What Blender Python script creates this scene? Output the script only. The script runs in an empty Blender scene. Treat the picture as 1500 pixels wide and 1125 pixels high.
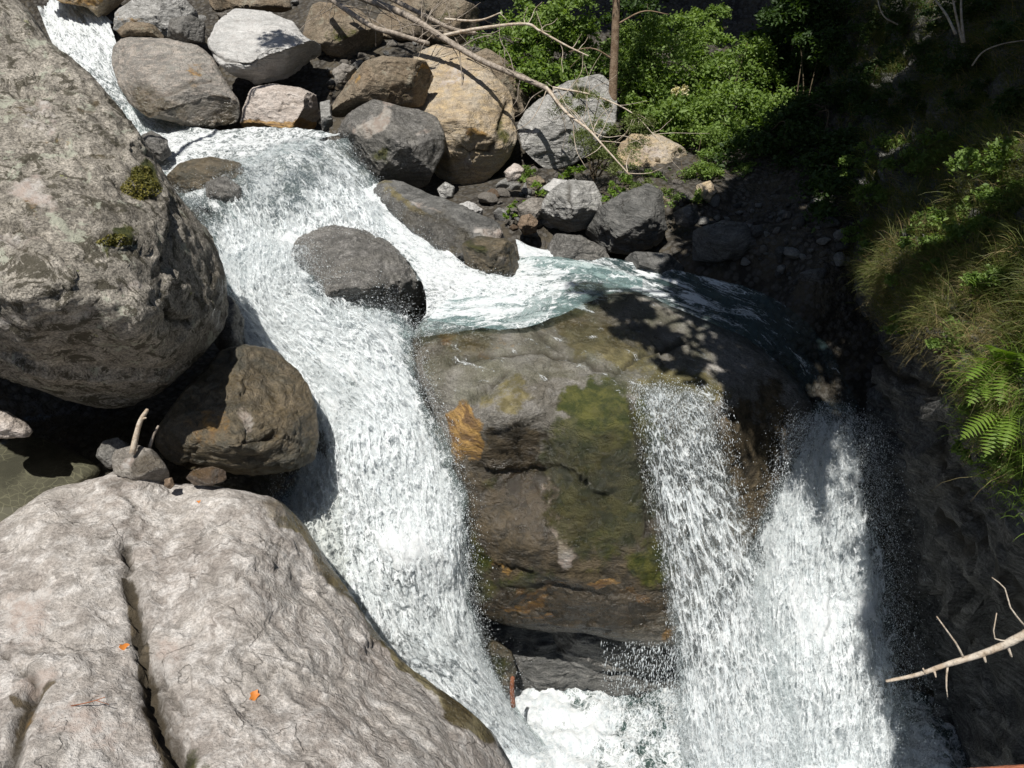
import bpy, bmesh, math, random
import numpy as np
from mathutils import Vector
from mathutils.bvhtree import BVHTree

# ------------------------------------------------------------------ camera, world, sun
S = bpy.context.scene
PITCH = math.radians(30.0); F = 1155.0
cam_d = bpy.data.cameras.new("camera"); cam = bpy.data.objects.new("camera", cam_d)
S.collection.objects.link(cam)
cam.location = (0, 0, 0); cam.rotation_euler = (math.pi/2 - PITCH, 0, 0)
cam_d.sensor_width = 36; cam_d.lens = 36*F/1500; cam_d.clip_end = 500; cam_d.clip_start = 0.05
S.camera = cam
SUN = Vector((-0.16, -0.36, 0.917)).normalized()
w = bpy.data.worlds.new("World"); S.world = w; w.use_nodes = True
wn = w.node_tree; wn.nodes.clear()
sky = wn.nodes.new('ShaderNodeTexSky'); sky.sky_type = 'NISHITA'; sky.sun_disc = False
sky.sun_elevation = math.asin(SUN.z); sky.sun_rotation = math.atan2(SUN.x, SUN.y)
bg = wn.nodes.new('ShaderNodeBackground'); bg.inputs[1].default_value = 0.05
wo = wn.nodes.new('ShaderNodeOutputWorld')
wn.links.new(sky.outputs[0], bg.inputs[0]); wn.links.new(bg.outputs[0], wo.inputs[0])
sl = bpy.data.lights.new("sun", 'SUN'); sl.energy = 5.0; sl.angle = math.radians(0.5); sl.color = (1, .965, .90)
so = bpy.data.objects.new("sun", sl); S.collection.objects.link(so)
so.rotation_euler = SUN.to_track_quat('Z', 'Y').to_euler()
S.view_settings.view_transform = 'Standard'; S.view_settings.look = 'None'
S.view_settings.exposure = 0.15; S.view_settings.gamma = 1; S.view_settings.use_curve_mapping = False
S.cycles.transparent_max_bounces = 24; S.cycles.max_bounces = 6
S.cycles.caustics_reflective = False; S.cycles.caustics_refractive = False

# ------------------------------------------------------------------ helpers
SP, CP = math.sin(PITCH), math.cos(PITCH)
def P(u, v, d):
    """point at depth d (metres along the view axis) seen at photo pixel u,v (1500x1125)"""
    u = np.asarray(u, float); v = np.asarray(v, float); d = np.asarray(d, float)
    xc = (u-750)/F*d; yc = (562.5-v)/F*d
    return np.stack([xc, d*CP + yc*SP, -d*SP + yc*CP], -1)
def dz(v, z):
    return z/(-SP + CP*(562.5-v)/F)
def PZ(u, v, z):
    return P(u, v, dz(v, z))

def _hash(ix, iy, iz, seed):
    with np.errstate(over='ignore'):
        h = (ix.astype(np.uint32)*np.uint32(374761393) + iy.astype(np.uint32)*np.uint32(668265263)
             + iz.astype(np.uint32)*np.uint32(2147483647) + np.uint32((seed*974634777) & 0xffffffff))
        h = (h ^ (h >> np.uint32(13)))*np.uint32(1274126177)
        h = h ^ (h >> np.uint32(16))
        h = h*np.uint32(2246822519); h ^= h >> np.uint32(15)
    return h
G = np.array([[1,1,0],[-1,1,0],[1,-1,0],[-1,-1,0],[1,0,1],[-1,0,1],[1,0,-1],[-1,0,-1],
              [0,1,1],[0,-1,1],[0,1,-1],[0,-1,-1],[1,1,0],[-1,1,0],[0,-1,1],[0,-1,-1]], float)
def noise3(p, seed=0):
    i = np.floor(p).astype(np.int64); f = p - i
    t = f*f*f*(f*(f*6-15)+10); out = np.zeros(len(p))
    for dx in (0,1):
        for dy in (0,1):
            for dz_ in (0,1):
                g = G[_hash(i[:,0]+dx, i[:,1]+dy, i[:,2]+dz_, seed) & np.uint32(15)]
                dd = g[:,0]*(f[:,0]-dx)+g[:,1]*(f[:,1]-dy)+g[:,2]*(f[:,2]-dz_)
                wx = t[:,0] if dx else 1-t[:,0]; wy = t[:,1] if dy else 1-t[:,1]; wz = t[:,2] if dz_ else 1-t[:,2]
                out += wx*wy*wz*dd
    return out
def fbm(p, seed=0, o=4, gain=.5, ridged=False):
    a = 1; s = np.zeros(len(p)); q = np.array(p, float); tot = 0
    for k in range(o):
        n = noise3(q, seed+k*17)
        if ridged: n = .5-np.abs(n)*1.6
        s += a*n; tot += a; a *= gain; q = q*2.03+11.7
    return s/tot*1.3

def worley(p, seed=0):
    # flat tilted cells: angular broken faces with real steps between them
    i = np.floor(p).astype(np.int64); best = np.full(len(p), 1e9); out = np.zeros(len(p))
    for dx in (-1,0,1):
        for dy in (-1,0,1):
            for dz_ in (-1,0,1):
                c = i+np.array([dx,dy,dz_]); hs = [_hash(c[:,0], c[:,1], c[:,2], seed+k).astype(float)/4294967295. for k in range(6)]
                q = p-(c+np.stack(hs[:3], 1)); d = (q*q).sum(1); m = d < best
                val = (hs[3]-.5)*1.0 + q[:,0]*(hs[4]-.5)*1.3 + q[:,1]*(hs[5]-.5)*1.3 + q[:,2]*(hs[3]-.5)*1.3
                out = np.where(m, val, out); best = np.minimum(best, d)
    return out

def rbf(ctrl, c=45.0):
    ctrl = np.array(ctrl, float); X = ctrl[:, :2]; y = ctrl[:, 2]; m = y.mean()
    D = np.sqrt(((X[:,None]-X[None])**2).sum(-1) + c*c)
    n = len(X)
    A = np.zeros((n+3, n+3)); A[:n,:n] = D; A[:n,n] = 1; A[n,:n] = 1
    sc = np.abs(X).max()+1
    A[:n,n+1:] = X/sc; A[n+1:,:n] = (X/sc).T
    b = np.zeros(n+3); b[:n] = y-m
    if n < 4:
        wgt = np.linalg.lstsq(A, b, rcond=None)[0]
    else:
        wgt = np.linalg.lstsq(A, b, rcond=1e-10)[0]
    def f(q):
        out = np.empty(len(q))
        for s in range(0, len(q), 20000):
            qq = q[s:s+20000]
            Dq = np.sqrt(((qq[:,None]-X[None])**2).sum(-1) + c*c)
            out[s:s+20000] = Dq@wgt[:n] + wgt[n] + (qq/sc)@wgt[n+1:] + m
        return out
    return f

def link(o, parent=None):
    S.collection.objects.link(o)
    if parent is not None:
        o.parent = parent
        o.matrix_parent_inverse.identity()
    return o
def tag(o, label=None, cat=None, group=None, kind=None):
    if label: o['label'] = label
    if cat: o['category'] = cat
    if group: o['group'] = group
    if kind: o['kind'] = kind
    return o
def thing(name, loc, label, cat, group=None):
    o = bpy.data.objects.new(name, None); o.empty_display_size = .1
    link(o); o.location = Vector(loc)
    return tag(o, label, cat, group)
def mesh(name, V, Fc, mat, origin=None, parent=None, smooth=True, attrs=None, uv=None):
    """V (n,3) world coords, Fc (m,k) int array (k=3 or 4)."""
    V = np.asarray(V, float); Fc = np.asarray(Fc, np.int32)
    if parent is not None: org = np.array(parent.location)
    else: org = V.mean(0) if origin is None else np.array(origin, float)
    me = bpy.data.meshes.new(name)
    me.vertices.add(len(V)); me.vertices.foreach_set('co', (V-org).astype(np.float32).ravel())
    k = Fc.shape[1]
    me.loops.add(len(Fc)*k); me.loops.foreach_set('vertex_index', Fc.ravel())
    me.polygons.add(len(Fc)); me.polygons.foreach_set('loop_start', np.arange(len(Fc), dtype=np.int32)*k)
    if smooth: me.polygons.foreach_set('use_smooth', np.ones(len(Fc), bool))
    if attrs:
        for nm, a in attrs.items():
            at = me.attributes.new(nm, 'FLOAT', 'POINT'); at.data.foreach_set('value', np.asarray(a, np.float32))
    if uv is not None:
        ul = me.uv_layers.new(name='UVMap'); ul.data.foreach_set('uv', uv[Fc.ravel()].astype(np.float32).ravel())
    me.update(calc_edges=True); me.validate()
    if mat: me.materials.append(mat)
    o = bpy.data.objects.new(name, me)
    link(o, parent)
    if parent is None: o.location = Vector(org)
    return o

_ico = {}
def ico(level):
    if level not in _ico:
        bm = bmesh.new(); bmesh.ops.create_icosphere(bm, subdivisions=level, radius=1)
        V = np.array([v.co[:] for v in bm.verts]); Fc = np.array([[v.index for v in f.verts] for f in bm.faces], np.int32)
        bm.free(); V /= np.linalg.norm(V, axis=1)[:,None]; _ico[level] = (V, Fc)
    return _ico[level]
def vnormals(V, Fc):
    n = np.cross(V[Fc[:,1]]-V[Fc[:,0]], V[Fc[:,2]]-V[Fc[:,0]])
    N = np.zeros_like(V)
    for k in range(3): 
        for c in range(3): N[:,c] += np.bincount(Fc[:,k], n[:,c], len(V))
    l = np.linalg.norm(N, axis=1)[:,None]; l[l==0] = 1
    return N/l
def dpoly(u, v, poly):
    """distance in px to polyline"""
    best = np.full(len(u), 1e9)
    for (a, b) in zip(poly[:-1], poly[1:]):
        ax, ay = a; bx, by = b; dx, dy = bx-ax, by-ay; L = dx*dx+dy*dy+1e-9
        t = np.clip(((u-ax)*dx+(v-ay)*dy)/L, 0, 1)
        best = np.minimum(best, np.hypot(u-ax-t*dx, v-ay-t*dy))
    return best

BV = {}
def keep_bvh(key, V, Fc):
    BV[key] = BVHTree.FromPolygons([tuple(x) for x in V.tolist()], [tuple(x) for x in Fc.tolist()])
def hit(u, v, keys):
    d = Vector(P(u, v, 1.0).tolist()).normalized(); best = None
    for k in keys:
        h = BV[k].ray_cast(Vector((0,0,0)), d, 200)
        if h[0] is not None and (best is None or h[3] < best[3]): best = h
    return best

def in_poly(u, v, poly):
    poly = np.array(poly, float); x, y = poly[:,0], poly[:,1]; x2, y2 = np.roll(x,-1), np.roll(y,-1); c = False
    for a, b, c_, d in zip(x, y, x2, y2):
        if (b > v) != (d > v) and u < (c_-a)*(v-b)/(d-b)+a: c = not c
    return c

# ------------------------------------------------------------------ materials
class NT:
    def __init__(s, name):
        s.m = bpy.data.materials.new(name); s.m.use_nodes = True; s.t = s.m.node_tree; s.t.nodes.clear()
    def n(s, typ, _o=0, **kw):
        nd = s.t.nodes.new('ShaderNode'+typ)
        for k, v in kw.items():
            if k.startswith('p_'): setattr(nd, k[2:], v)
            else:
                key = int(k[1:]) if k[0] == 'i' and k[1:].isdigit() else k.replace('_', ' ')
                sock = nd.inputs[key]
                if isinstance(v, bpy.types.NodeSocket): s.t.links.new(v, sock)
                else: sock.default_value = v
        return nd
    def math(s, op, a, b=None, c=None, clamp=False):
        nd = s.t.nodes.new('ShaderNodeMath'); nd.operation = op; nd.use_clamp = clamp
        for i, x in enumerate((a, b, c)):
            if x is None: continue
            if isinstance(x, bpy.types.NodeSocket): s.t.links.new(x, nd.inputs[i])
            else: nd.inputs[i].default_value = x
        return nd.outputs[0]
    def mix(s, fac, a, b, blend='MIX'):
        nd = s.t.nodes.new('ShaderNodeMix'); nd.data_type = 'RGBA'; nd.blend_type = blend; nd.clamp_factor = True
        for key, x in ((0, fac), (6, a), (7, b)):
            if isinstance(x, bpy.types.NodeSocket): s.t.links.new(x, nd.inputs[key])
            else: nd.inputs[key].default_value = x if key == 0 else (*x[:3], 1)
        return nd.outputs[2]
    def ss(s, x, lo, hi, a=0.0, b=1.0):
        nd = s.t.nodes.new('ShaderNodeMapRange'); nd.interpolation_type = 'SMOOTHSTEP'
        for i, q in enumerate((x, lo, hi, a, b)):
            if isinstance(q, bpy.types.NodeSocket): s.t.links.new(q, nd.inputs[i])
            else: nd.inputs[i].default_value = q
        return nd.outputs[0]
    def noise(s, vec, scale, detail=6, rough=.6, dist=0.0):
        return s.n('TexNoise', Vector=vec, Scale=scale, Detail=float(detail), Roughness=rough, Distortion=dist).outputs[0]
    def attr(s, name): return s.n('Attribute', p_attribute_name=name).outputs['Fac']
    def map(s, vec, scale=(1,1,1), rot=(0,0,0), loc=(0,0,0)):
        return s.n('Mapping', Vector=vec, Scale=scale, Rotation=rot, Location=loc).outputs[0]
    def vadd(s, a, b, sc=1.0):
        nd = s.t.nodes.new('ShaderNodeVectorMath'); nd.operation = 'MULTIPLY_ADD'
        s.t.links.new(b, nd.inputs[0]); nd.inputs[1].default_value = (sc,)*3; s.t.links.new(a, nd.inputs[2])
        return nd.outputs[0]
    def out(s, sh):
        o = s.t.nodes.new('ShaderNodeOutputMaterial'); s.t.links.new(sh, o.inputs[0]); return s.m

def rockmat(name, c1, c2, c3, band=.5, rot=(.5,.3,0), lichen=0.0, wet=0.0, scale=1.0, bump=1.0, speck=.5, crack=.6, bandscale=3.5, vein=.22, rrand=1.3):
    t = NT(name)
    oi = t.n('ObjectInfo'); tc = t.n('TexCoord')
    co = t.vadd(tc.outputs['Object'], t.n('CombineXYZ', X=oi.outputs['Random'], Y=oi.outputs['Random'], Z=oi.outputs['Random']).outputs[0], 13.0)
    wv = t.n('TexNoise', Vector=co, Scale=1.3*scale, Detail=3.0).outputs[1]
    cw = t.vadd(co, wv, .35)
    big = t.noise(cw, 1.1*scale, 5, .6)
    mid = t.noise(co, 5*scale, 8, .7, .4)
    fine = t.noise(co, 38*scale, 6, .75)
    rv = t.n('CombineXYZ', X=t.math('ADD', t.math('MULTIPLY', oi.outputs['Random'], rrand), rot[0]), Y=t.math('ADD', t.math('MULTIPLY', t.math('FRACT', t.math('MULTIPLY', oi.outputs['Random'], 7.3)), rrand), rot[1]), Z=rot[2]).outputs[0]
    bm_ = t.map(cw, (1,1,bandscale), rv)
    bnd = t.noise(bm_, 1.6*scale, 8, .62, .3)
    bnd2 = t.noise(t.map(cw, (1,1,bandscale*2.2), rv), 2.5*scale, 6, .7)
    f1 = t.ss(t.math('ADD', t.math('MULTIPLY', big, 1-band*.6), t.math('MULTIPLY', bnd, band*.6)), .36, .62)
    col = t.mix(f1, c1, c2)
    f2 = t.ss(t.math('ADD', t.math('MULTIPLY', mid, .6), t.math('MULTIPLY', bnd2, .4)), .44, .62)
    col = t.mix(t.math('MULTIPLY', f2, .75), col, c3)
    # fine contrast
    g = t.ss(fine, .32, .68, 1-speck*.75, 1+speck*.45)
    g2 = t.ss(bnd2, .38, .62, 1-vein*.9, 1+vein*.5)
    gg = t.math('MULTIPLY', g, g2)
    pit = t.noise(co, 14*scale, 5, .8)
    gg = t.math('MULTIPLY', gg, t.ss(pit, .30, .44, .70, 1.0))
    col = t.mix(1.0, col, t.n('CombineXYZ', X=gg, Y=gg, Z=gg).outputs[0], 'MULTIPLY')
    # thin cracks
    vor = t.n('TexVoronoi', p_feature='DISTANCE_TO_EDGE', Vector=t.vadd(t.map(cw, (1,1,1.7), rv), t.n('TexNoise', Vector=co, Scale=4.0*scale, Detail=5.0).outputs[1], .35), Scale=1.15*scale).outputs[0]
    brk = t.ss(t.noise(co, 2.1*scale, 4), .44, .56)
    ck = t.math('MULTIPLY', t.ss(vor, .002, .014, 1, 0), t.math('MULTIPLY', brk, crack))
    col = t.mix(ck, col, (.035,.03,.022))
    if lichen > 0:
        l1 = t.noise(co, 3.3*scale, 9, .78, .8)
        col = t.mix(t.math('MULTIPLY', t.ss(l1, .525, .56), lichen), col, (.062,.055,.038))
        l2 = t.noise(t.map(co, (1,1,1), (0,0,0), (7,3,1)), 2.6*scale, 9, .72, .6)
        col = t.mix(t.math('MULTIPLY', t.ss(l2, .575, .605), lichen*.8), col, (.40,.41,.33))
        l3 = t.noise(t.map(co, (1,1,1), (0,0,0), (1,9,4)), 5.5*scale, 6, .7, .3)
        col = t.mix(t.math('MULTIPLY', t.ss(l3, .66, .70), lichen*.8), col, (.33,.35,.13))
        sp = t.n('TexVoronoi', Vector=t.vadd(co, wv, .1), Scale=9*scale).outputs[0]
        col = t.mix(t.math('MULTIPLY', t.math('MULTIPLY', t.ss(sp, .10, .17, 1, 0), brk), lichen*.8), col, (.05,.045,.035))
    def m(nm, lo=.42, hi=.6, sc=5.5, amp=.75):
        a = t.attr(nm); nz = t.noise(t.map(co, (1,1,1), (0,0,0), (hash_(nm), 0, 3)), sc*scale, 7, .7)
        return t.ss(t.math('ADD', a, t.math('MULTIPLY', t.math('SUBTRACT', nz, .5), t.math('MULTIPLY', amp, t.ss(a, 0.0, .15)))), lo, hi)
    mu = m('umber'); mg = m('olive')
    col = t.mix(t.math('MULTIPLY', mu, .9), col, t.mix(t.ss(mid, .4, .6), (.042,.032,.017), (.115,.085,.045)))
    col = t.mix(t.math('MULTIPLY', mg, .85), col, t.mix(t.ss(mid, .4, .6), (.115,.095,.035), (.22,.185,.085)))
    mo, mp, mm, mw, mc = m('ochre'), m('pale'), m('moss'), m('wet', .3, .62, 3.5, .6), t.attr('crack')
    col = t.mix(t.math('MULTIPLY', mo, .85), col, t.mix(t.ss(bnd2, .4, .62), (.42,.25,.075), (.16,.085,.03)))
    col = t.mix(t.math('MULTIPLY', mp, .85), col, t.mix(t.ss(mid, .4, .6), (.40,.33,.29), (.50,.47,.44)))
    col = t.mix(t.math('MULTIPLY', mm, .9), col, t.mix(t.ss(mid, .38, .62), (.036,.05,.008), (.115,.115,.022)))
    col = t.mix(t.math('MULTIPLY', mc, .85), col, (.035,.028,.018))
    wetf = t.math('MAXIMUM', mw, wet) if wet else mw
    dark = t.mix(t.ss(big, .4, .6), (.50,.47,.42), (.42,.37,.27))
    col = t.mix(wetf, col, t.mix(1.0, col, dark, 'MULTIPLY'))
    rough = t.math('SUBTRACT', .88, t.math('MULTIPLY', wetf, t.ss(mid, .35, .65, .72, .52)))
    h = t.math('ADD', t.math('MULTIPLY', mid, .5), t.math('MULTIPLY', bnd, .45))
    h = t.math('ADD', h, t.math('MULTIPLY', fine, .10))
    h = t.math('ADD', h, t.math('MULTIPLY', pit, .12)); h = t.math('ADD', h, t.math('MULTIPLY', bnd2, .25*min(1, vein*4)))
    rdg = t.math('ABSOLUTE', t.math('SUBTRACT', t.noise(t.map(cw, (1,1,bandscale*.5), rv), 3.2*scale, 7, .6), .5))
    h = t.math('ADD', h, t.math('MULTIPLY', rdg, 1.3))
    h = t.math('SUBTRACT', h, t.math('MULTIPLY', ck, .25))
    h = t.math('ADD', h, t.math('MULTIPLY', mm, t.math('MULTIPLY', fine, .3)))
    bp = t.n('Bump', Strength=1.0, Distance=.085*bump, Height=h).outputs[0]
    p = t.n('BsdfPrincipled', Base_Color=col, Roughness=rough, Normal=bp)
    p.inputs['Specular IOR Level'].default_value = .35
    if wet or True:
        ws = t.ss(wetf, 0, 1, .25, .85); t.t.links.new(ws, p.inputs['Specular IOR Level'])
    return t.out(p.outputs[0])
def hash_(s_): return float(sum(ord(c)*(i+3) for i, c in enumerate(s_)) % 97)

M = {}
M['giant'] = rockmat('lichened_rock', (.20,.18,.15), (.33,.30,.255), (.47,.43,.37), band=.2, lichen=.9, vein=.12, speck=.9, bandscale=2, crack=.15)
M['slab'] = rockmat('pale_schist', (.33,.29,.26), (.43,.395,.36), (.575,.55,.525), band=.7, rot=(.7,.95,.3), speck=.5, bandscale=4, vein=.25, crack=.45, bump=.75, rrand=0)
M['olive'] = rockmat('wet_olive_rock', (.16,.12,.06), (.115,.11,.085), (.26,.21,.14), band=.6, rot=(1,.5,0), wet=.65, speck=.55, bump=1.1, crack=.3)
M['dark'] = rockmat('wet_grey_rock', (.15,.145,.135), (.21,.205,.195), (.32,.31,.30), band=.4, wet=.45, speck=.85, crack=.3)
M['grey'] = rockmat('grey_gneiss', (.27,.265,.25), (.38,.37,.35), (.50,.49,.47), band=.7, rot=(1.1,.3,0), speck=.45, bandscale=5, crack=.3, lichen=.12)
M['greyrust'] = rockmat('rusty_gneiss', (.23,.215,.195), (.33,.31,.28), (.42,.36,.31), band=.4, rot=(1.1,.3,0), speck=.6, crack=.35, lichen=.15)
M['pale'] = rockmat('pale_gneiss', (.50,.495,.48), (.62,.61,.59), (.44,.42,.40), band=.85, rot=(1.3,.5,.2), speck=.3, bandscale=6, crack=.25)
M['pink'] = rockmat('pinkish_rock', (.42,.36,.31), (.52,.45,.40), (.56,.51,.47), band=.2, speck=.4, crack=.1)
M['tan'] = rockmat('tan_rock', (.36,.28,.19), (.46,.40,.32), (.50,.38,.22), band=.5, rot=(.3,1.0,0), speck=.45, crack=.3)
M['brown'] = rockmat('brown_rock', (.22,.165,.11), (.30,.25,.19), (.17,.14,.10), band=.5, rot=(1.2,.3,0), speck=.6, lichen=.3)
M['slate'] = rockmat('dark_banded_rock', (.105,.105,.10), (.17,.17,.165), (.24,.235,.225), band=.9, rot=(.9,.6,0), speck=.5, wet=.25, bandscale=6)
M['central'] = rockmat('central_rock', (.15,.135,.11), (.21,.20,.18), (.29,.275,.255), band=.4, rot=(.25,.1,0), speck=.5, crack=.3, bandscale=3, vein=.1, rrand=0)
M['cliff'] = rockmat('cliff_rock', (.10,.098,.09), (.165,.162,.15), (.27,.265,.25), band=.9, rot=(.2,1.05,.3), speck=.6, bandscale=5, crack=.5, bump=1.5, rrand=0)
M['stone'] = rockmat('loose_stone', (.24,.215,.185), (.33,.30,.265), (.42,.39,.35), band=.5, speck=.4, scale=2.5, crack=.2)
M['rust'] = rockmat('rust_stone', (.22,.15,.10), (.30,.22,.15), (.36,.27,.20), band=.3, speck=.4, scale=2.5, crack=.1)

def groundmat():
    t = NT('stony_earth'); co = t.n('TexCoord').outputs['Object']
    v = t.n('TexVoronoi', Vector=co, Scale=9.0); v2 = t.n('TexVoronoi', Vector=co, Scale=26.0)
    n = t.noise(co, 2.2, 9, .7)
    col = t.mix(t.ss(n, .4, .6), (.022,.018,.013), (.07,.058,.04))
    c2 = t.mix(.5, v.outputs[1], (.5,.5,.5)); bw = t.n('RGBToBW', Color=c2).outputs[0]
    col = t.mix(t.ss(v.outputs[0], .35, .55, .9, 0), col, t.mix(bw, (.03,.026,.022), (.13,.12,.105)))
    h = t.math('ADD', t.math('MULTIPLY', v.outputs[0], -.6), t.math('ADD', t.math('MULTIPLY', v2.outputs[0], -.2), t.math('MULTIPLY', n, .4)))
    bp = t.n('Bump', Strength=1.0, Distance=.09, Height=h).outputs[0]
    return t.out(t.n('BsdfPrincipled', Base_Color=col, Roughness=.9, Normal=bp).outputs[0])
M['ground'] = groundmat()

def woodmat(name, c1, c2, sc=1.0):
    t = NT(name); co = t.n('TexCoord').outputs['Object']
    n = t.noise(co, 9*sc, 8, .7); n2 = t.noise(co, 45*sc, 5, .7)
    col = t.mix(t.ss(n, .38, .62), c1, c2); col = t.mix(t.ss(n2, .5, .7, 0, .5), col, (.05,.04,.03))
    bp = t.n('Bump', Strength=.8, Distance=.015, Height=t.math('ADD', n, n2)).outputs[0]
    return t.out(t.n('BsdfPrincipled', Base_Color=col, Roughness=.85, Normal=bp).outputs[0])
M['deadwood'] = woodmat('bleached_dead_wood', (.42,.33,.24), (.60,.53,.44))
M['oldwood'] = woodmat('grey_dead_bark', (.20,.165,.13), (.42,.36,.30))
M['bark'] = woodmat('tree_bark', (.20,.13,.08), (.34,.25,.17))
M['redwood'] = woodmat('red_brown_wood', (.20,.07,.035), (.30,.12,.06))
M['rail'] = woodmat('red_painted_wood', (.36,.12,.06), (.42,.16,.085), .5)
M['stem'] = woodmat('shrub_stem', (.07,.05,.03), (.12,.09,.05))

def leafmat(name, c1, c2, tr=.35, dead=0.0):
    t = NT(name); g = t.n('NewGeometry')
    r = g.outputs['Random Per Island']
    co = t.n('TexCoord').outputs['Object']; n = t.noise(co, 1.6, 3, .5)
    f = t.math('ADD', t.math('MULTIPLY', r, .6), t.math('MULTIPLY', t.ss(n, .35, .65), .4))
    col = t.mix(f, c1, c2)
    if dead: col = t.mix(t.ss(r, 1-dead-.01, 1-dead+.01), col, (.30,.23,.11))
    p = t.n('BsdfPrincipled', Base_Color=col, Roughness=.55); p.inputs['Specular IOR Level'].default_value = .35
    tl = t.n('BsdfTranslucent', Color=t.mix(1.0, col, (1.5,1.6,.6), 'MULTIPLY'))
    mx = t.n('MixShader', Fac=tr); t.t.links.new(p.outputs[0], mx.inputs[1]); t.t.links.new(tl.outputs[0], mx.inputs[2])
    return t.out(mx.outputs[0])
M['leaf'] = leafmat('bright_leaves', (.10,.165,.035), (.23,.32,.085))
M['leafdark'] = leafmat('dark_leaves', (.03,.06,.015), (.065,.11,.03))  # darker leaf copy, shade put into the colour of foliage out of the sun
M['leafdry'] = leafmat('sparse_needle_leaves', (.12,.16,.05), (.23,.26,.11))
M['grass'] = leafmat('cliff_grass', (.065,.085,.02), (.19,.21,.06), .3, .12)
M['grassdry'] = leafmat('dry_cliff_grass', (.13,.12,.05), (.26,.22,.11), .25, .3)
M['fern'] = leafmat('fern_green', (.13,.22,.03), (.22,.32,.055), .45)
M['moss'] = leafmat('moss_cushion', (.07,.075,.015), (.20,.17,.03), .1)
M['orange'] = leafmat('orange_leaf', (.62,.20,.04), (.70,.28,.06), .2)
M['cream'] = leafmat('cream_blossom', (.62,.55,.33), (.70,.64,.42), .2)

def watermat(name, foamcol=(.92,.945,.955), sx=1.0, sy=.38, teal=(.10,.20,.20), body=.25, lace=.45, soft=.07, shade=.55, gloss=.35, tint=(.80,.88,.86), seed=0.0, nscale=4.2):
    """foam threshold driven by the 'foam' attribute; between the foam: clear or milky water"""
    t = NT(name); uv = t.n('TexCoord').outputs['UV']
    u = t.map(uv, (sx, sy, 1), (0,0,0), (seed, seed*1.7, seed))
    wz = t.n('TexNoise', Vector=u, Scale=2.6, Detail=5.0, Roughness=.6).outputs[1]
    wz2 = t.n('TexNoise', Vector=u, Scale=9.0, Detail=3.0, Roughness=.6).outputs[1]
    uw = t.vadd(t.vadd(u, wz, .42), wz2, .09)
    n = t.noise(uw, nscale, 9, .66)
    v = t.n('TexVoronoi', p_feature='DISTANCE_TO_EDGE', Vector=uw, Scale=8.5).outputs[0]
    v2 = t.n('TexVoronoi', p_feature='DISTANCE_TO_EDGE', Vector=t.vadd(uw, wz2, .1), Scale=24.0).outputs[0]
    la = t.math('ADD', t.math('MULTIPLY', t.ss(v, 0, .16, 1, 0), .6), t.math('MULTIPLY', t.ss(v2, 0, .2, 1, 0), .4))
    val = t.math('ADD', t.math('MULTIPLY', t.ss(n, .28, .72), 1-lace), t.math('MULTIPLY', la, lace))
    F_ = t.attr('foam'); T = t.math('SUBTRACT', 1.0, F_)
    al = t.ss(val, t.math('SUBTRACT', T, soft), t.math('ADD', T, soft))
    fine = t.noise(uw, 34, 6, .75); fine2 = t.noise(uw, 13, 8, .74)
    h = t.math('ADD', t.math('MULTIPLY', fine, .35), t.math('ADD', t.math('MULTIPLY', fine2, .5), t.math('MULTIPLY', val, .5)))
    bp0 = t.n('Bump', Strength=.8, Distance=.05, Height=h).outputs[0]
    # aerated water scatters from a depth of drops, so its shading normal leans to the open side
    bv = t.t.nodes.new('ShaderNodeVectorMath'); bv.operation = 'ADD'; t.t.links.new(bp0, bv.inputs[0]); bv.inputs[1].default_value = (0,-.1,.55)
    bn = t.t.nodes.new('ShaderNodeVectorMath'); bn.operation = 'NORMALIZE'; t.t.links.new(bv.outputs[0], bn.inputs[0]); bp = bn.outputs[0]
    fc = t.mix(t.ss(fine2, .36, .58, shade, 0), foamcol, (.55,.63,.67))
    d = t.n('BsdfPrincipled', Base_Color=fc, Roughness=.5, Normal=bp)
    tl = t.n('BsdfTranslucent', Color=(.8,.88,.9,1), Normal=bp)
    fm = t.n('MixShader', Fac=.28); t.t.links.new(d.outputs[0], fm.inputs[1]); t.t.links.new(tl.outputs[0], fm.inputs[2])
    bw = t.n('Bump', Strength=.8, Distance=.05, Height=t.math('ADD', n, t.math('MULTIPLY', fine2, .5))).outputs[0]
    F1 = t.ss(F_, .02, .28); tr = t.n('BsdfTransparent', Color=t.mix(F1, (1,1,1), tint)); df = t.n('BsdfDiffuse', Color=(*teal,1), Normal=bw)
    F0 = t.ss(F_, .02, .28); wb = t.n('MixShader', Fac=t.math('MULTIPLY', F0, body)); t.t.links.new(tr.outputs[0], wb.inputs[1]); t.t.links.new(df.outputs[0], wb.inputs[2])
    gl = t.n('BsdfGlossy', Roughness=.08, Normal=bw); fr = t.n('Fresnel', IOR=1.33, Normal=bw).outputs[0]
    wg = t.n('MixShader', Fac=t.math('MULTIPLY', t.math('MULTIPLY', fr, gloss), F0)); t.t.links.new(wb.outputs[0], wg.inputs[1]); t.t.links.new(gl.outputs[0], wg.inputs[2])
    mx = t.n('MixShader', Fac=al); t.t.links.new(wg.outputs[0], mx.inputs[1]); t.t.links.new(fm.outputs[0], mx.inputs[2])
    return t.out(mx.outputs[0])
M['rapid'] = watermat('whitewater', body=.3, teal=(.34,.42,.42), lace=.4, soft=.25, sx=1.25, sy=.8, nscale=6.5, shade=.34)
M['fall'] = watermat('falling_water', body=0.03, teal=(.4,.5,.52), sx=1.6, sy=.5, lace=.6, soft=.24, nscale=5.5, tint=(.97,.98,.98))
M['fall2'] = watermat('falling_water_inner', body=0.1, teal=(.4,.5,.52), sx=1.3, sy=.6, lace=.38, soft=.2, nscale=5.5, seed=5.3, tint=(.9,.94,.94))
M['stream'] = watermat('stream_water', body=.4, teal=(.22,.33,.33), sy=.5, lace=.3, soft=.16, gloss=1.0)
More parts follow.
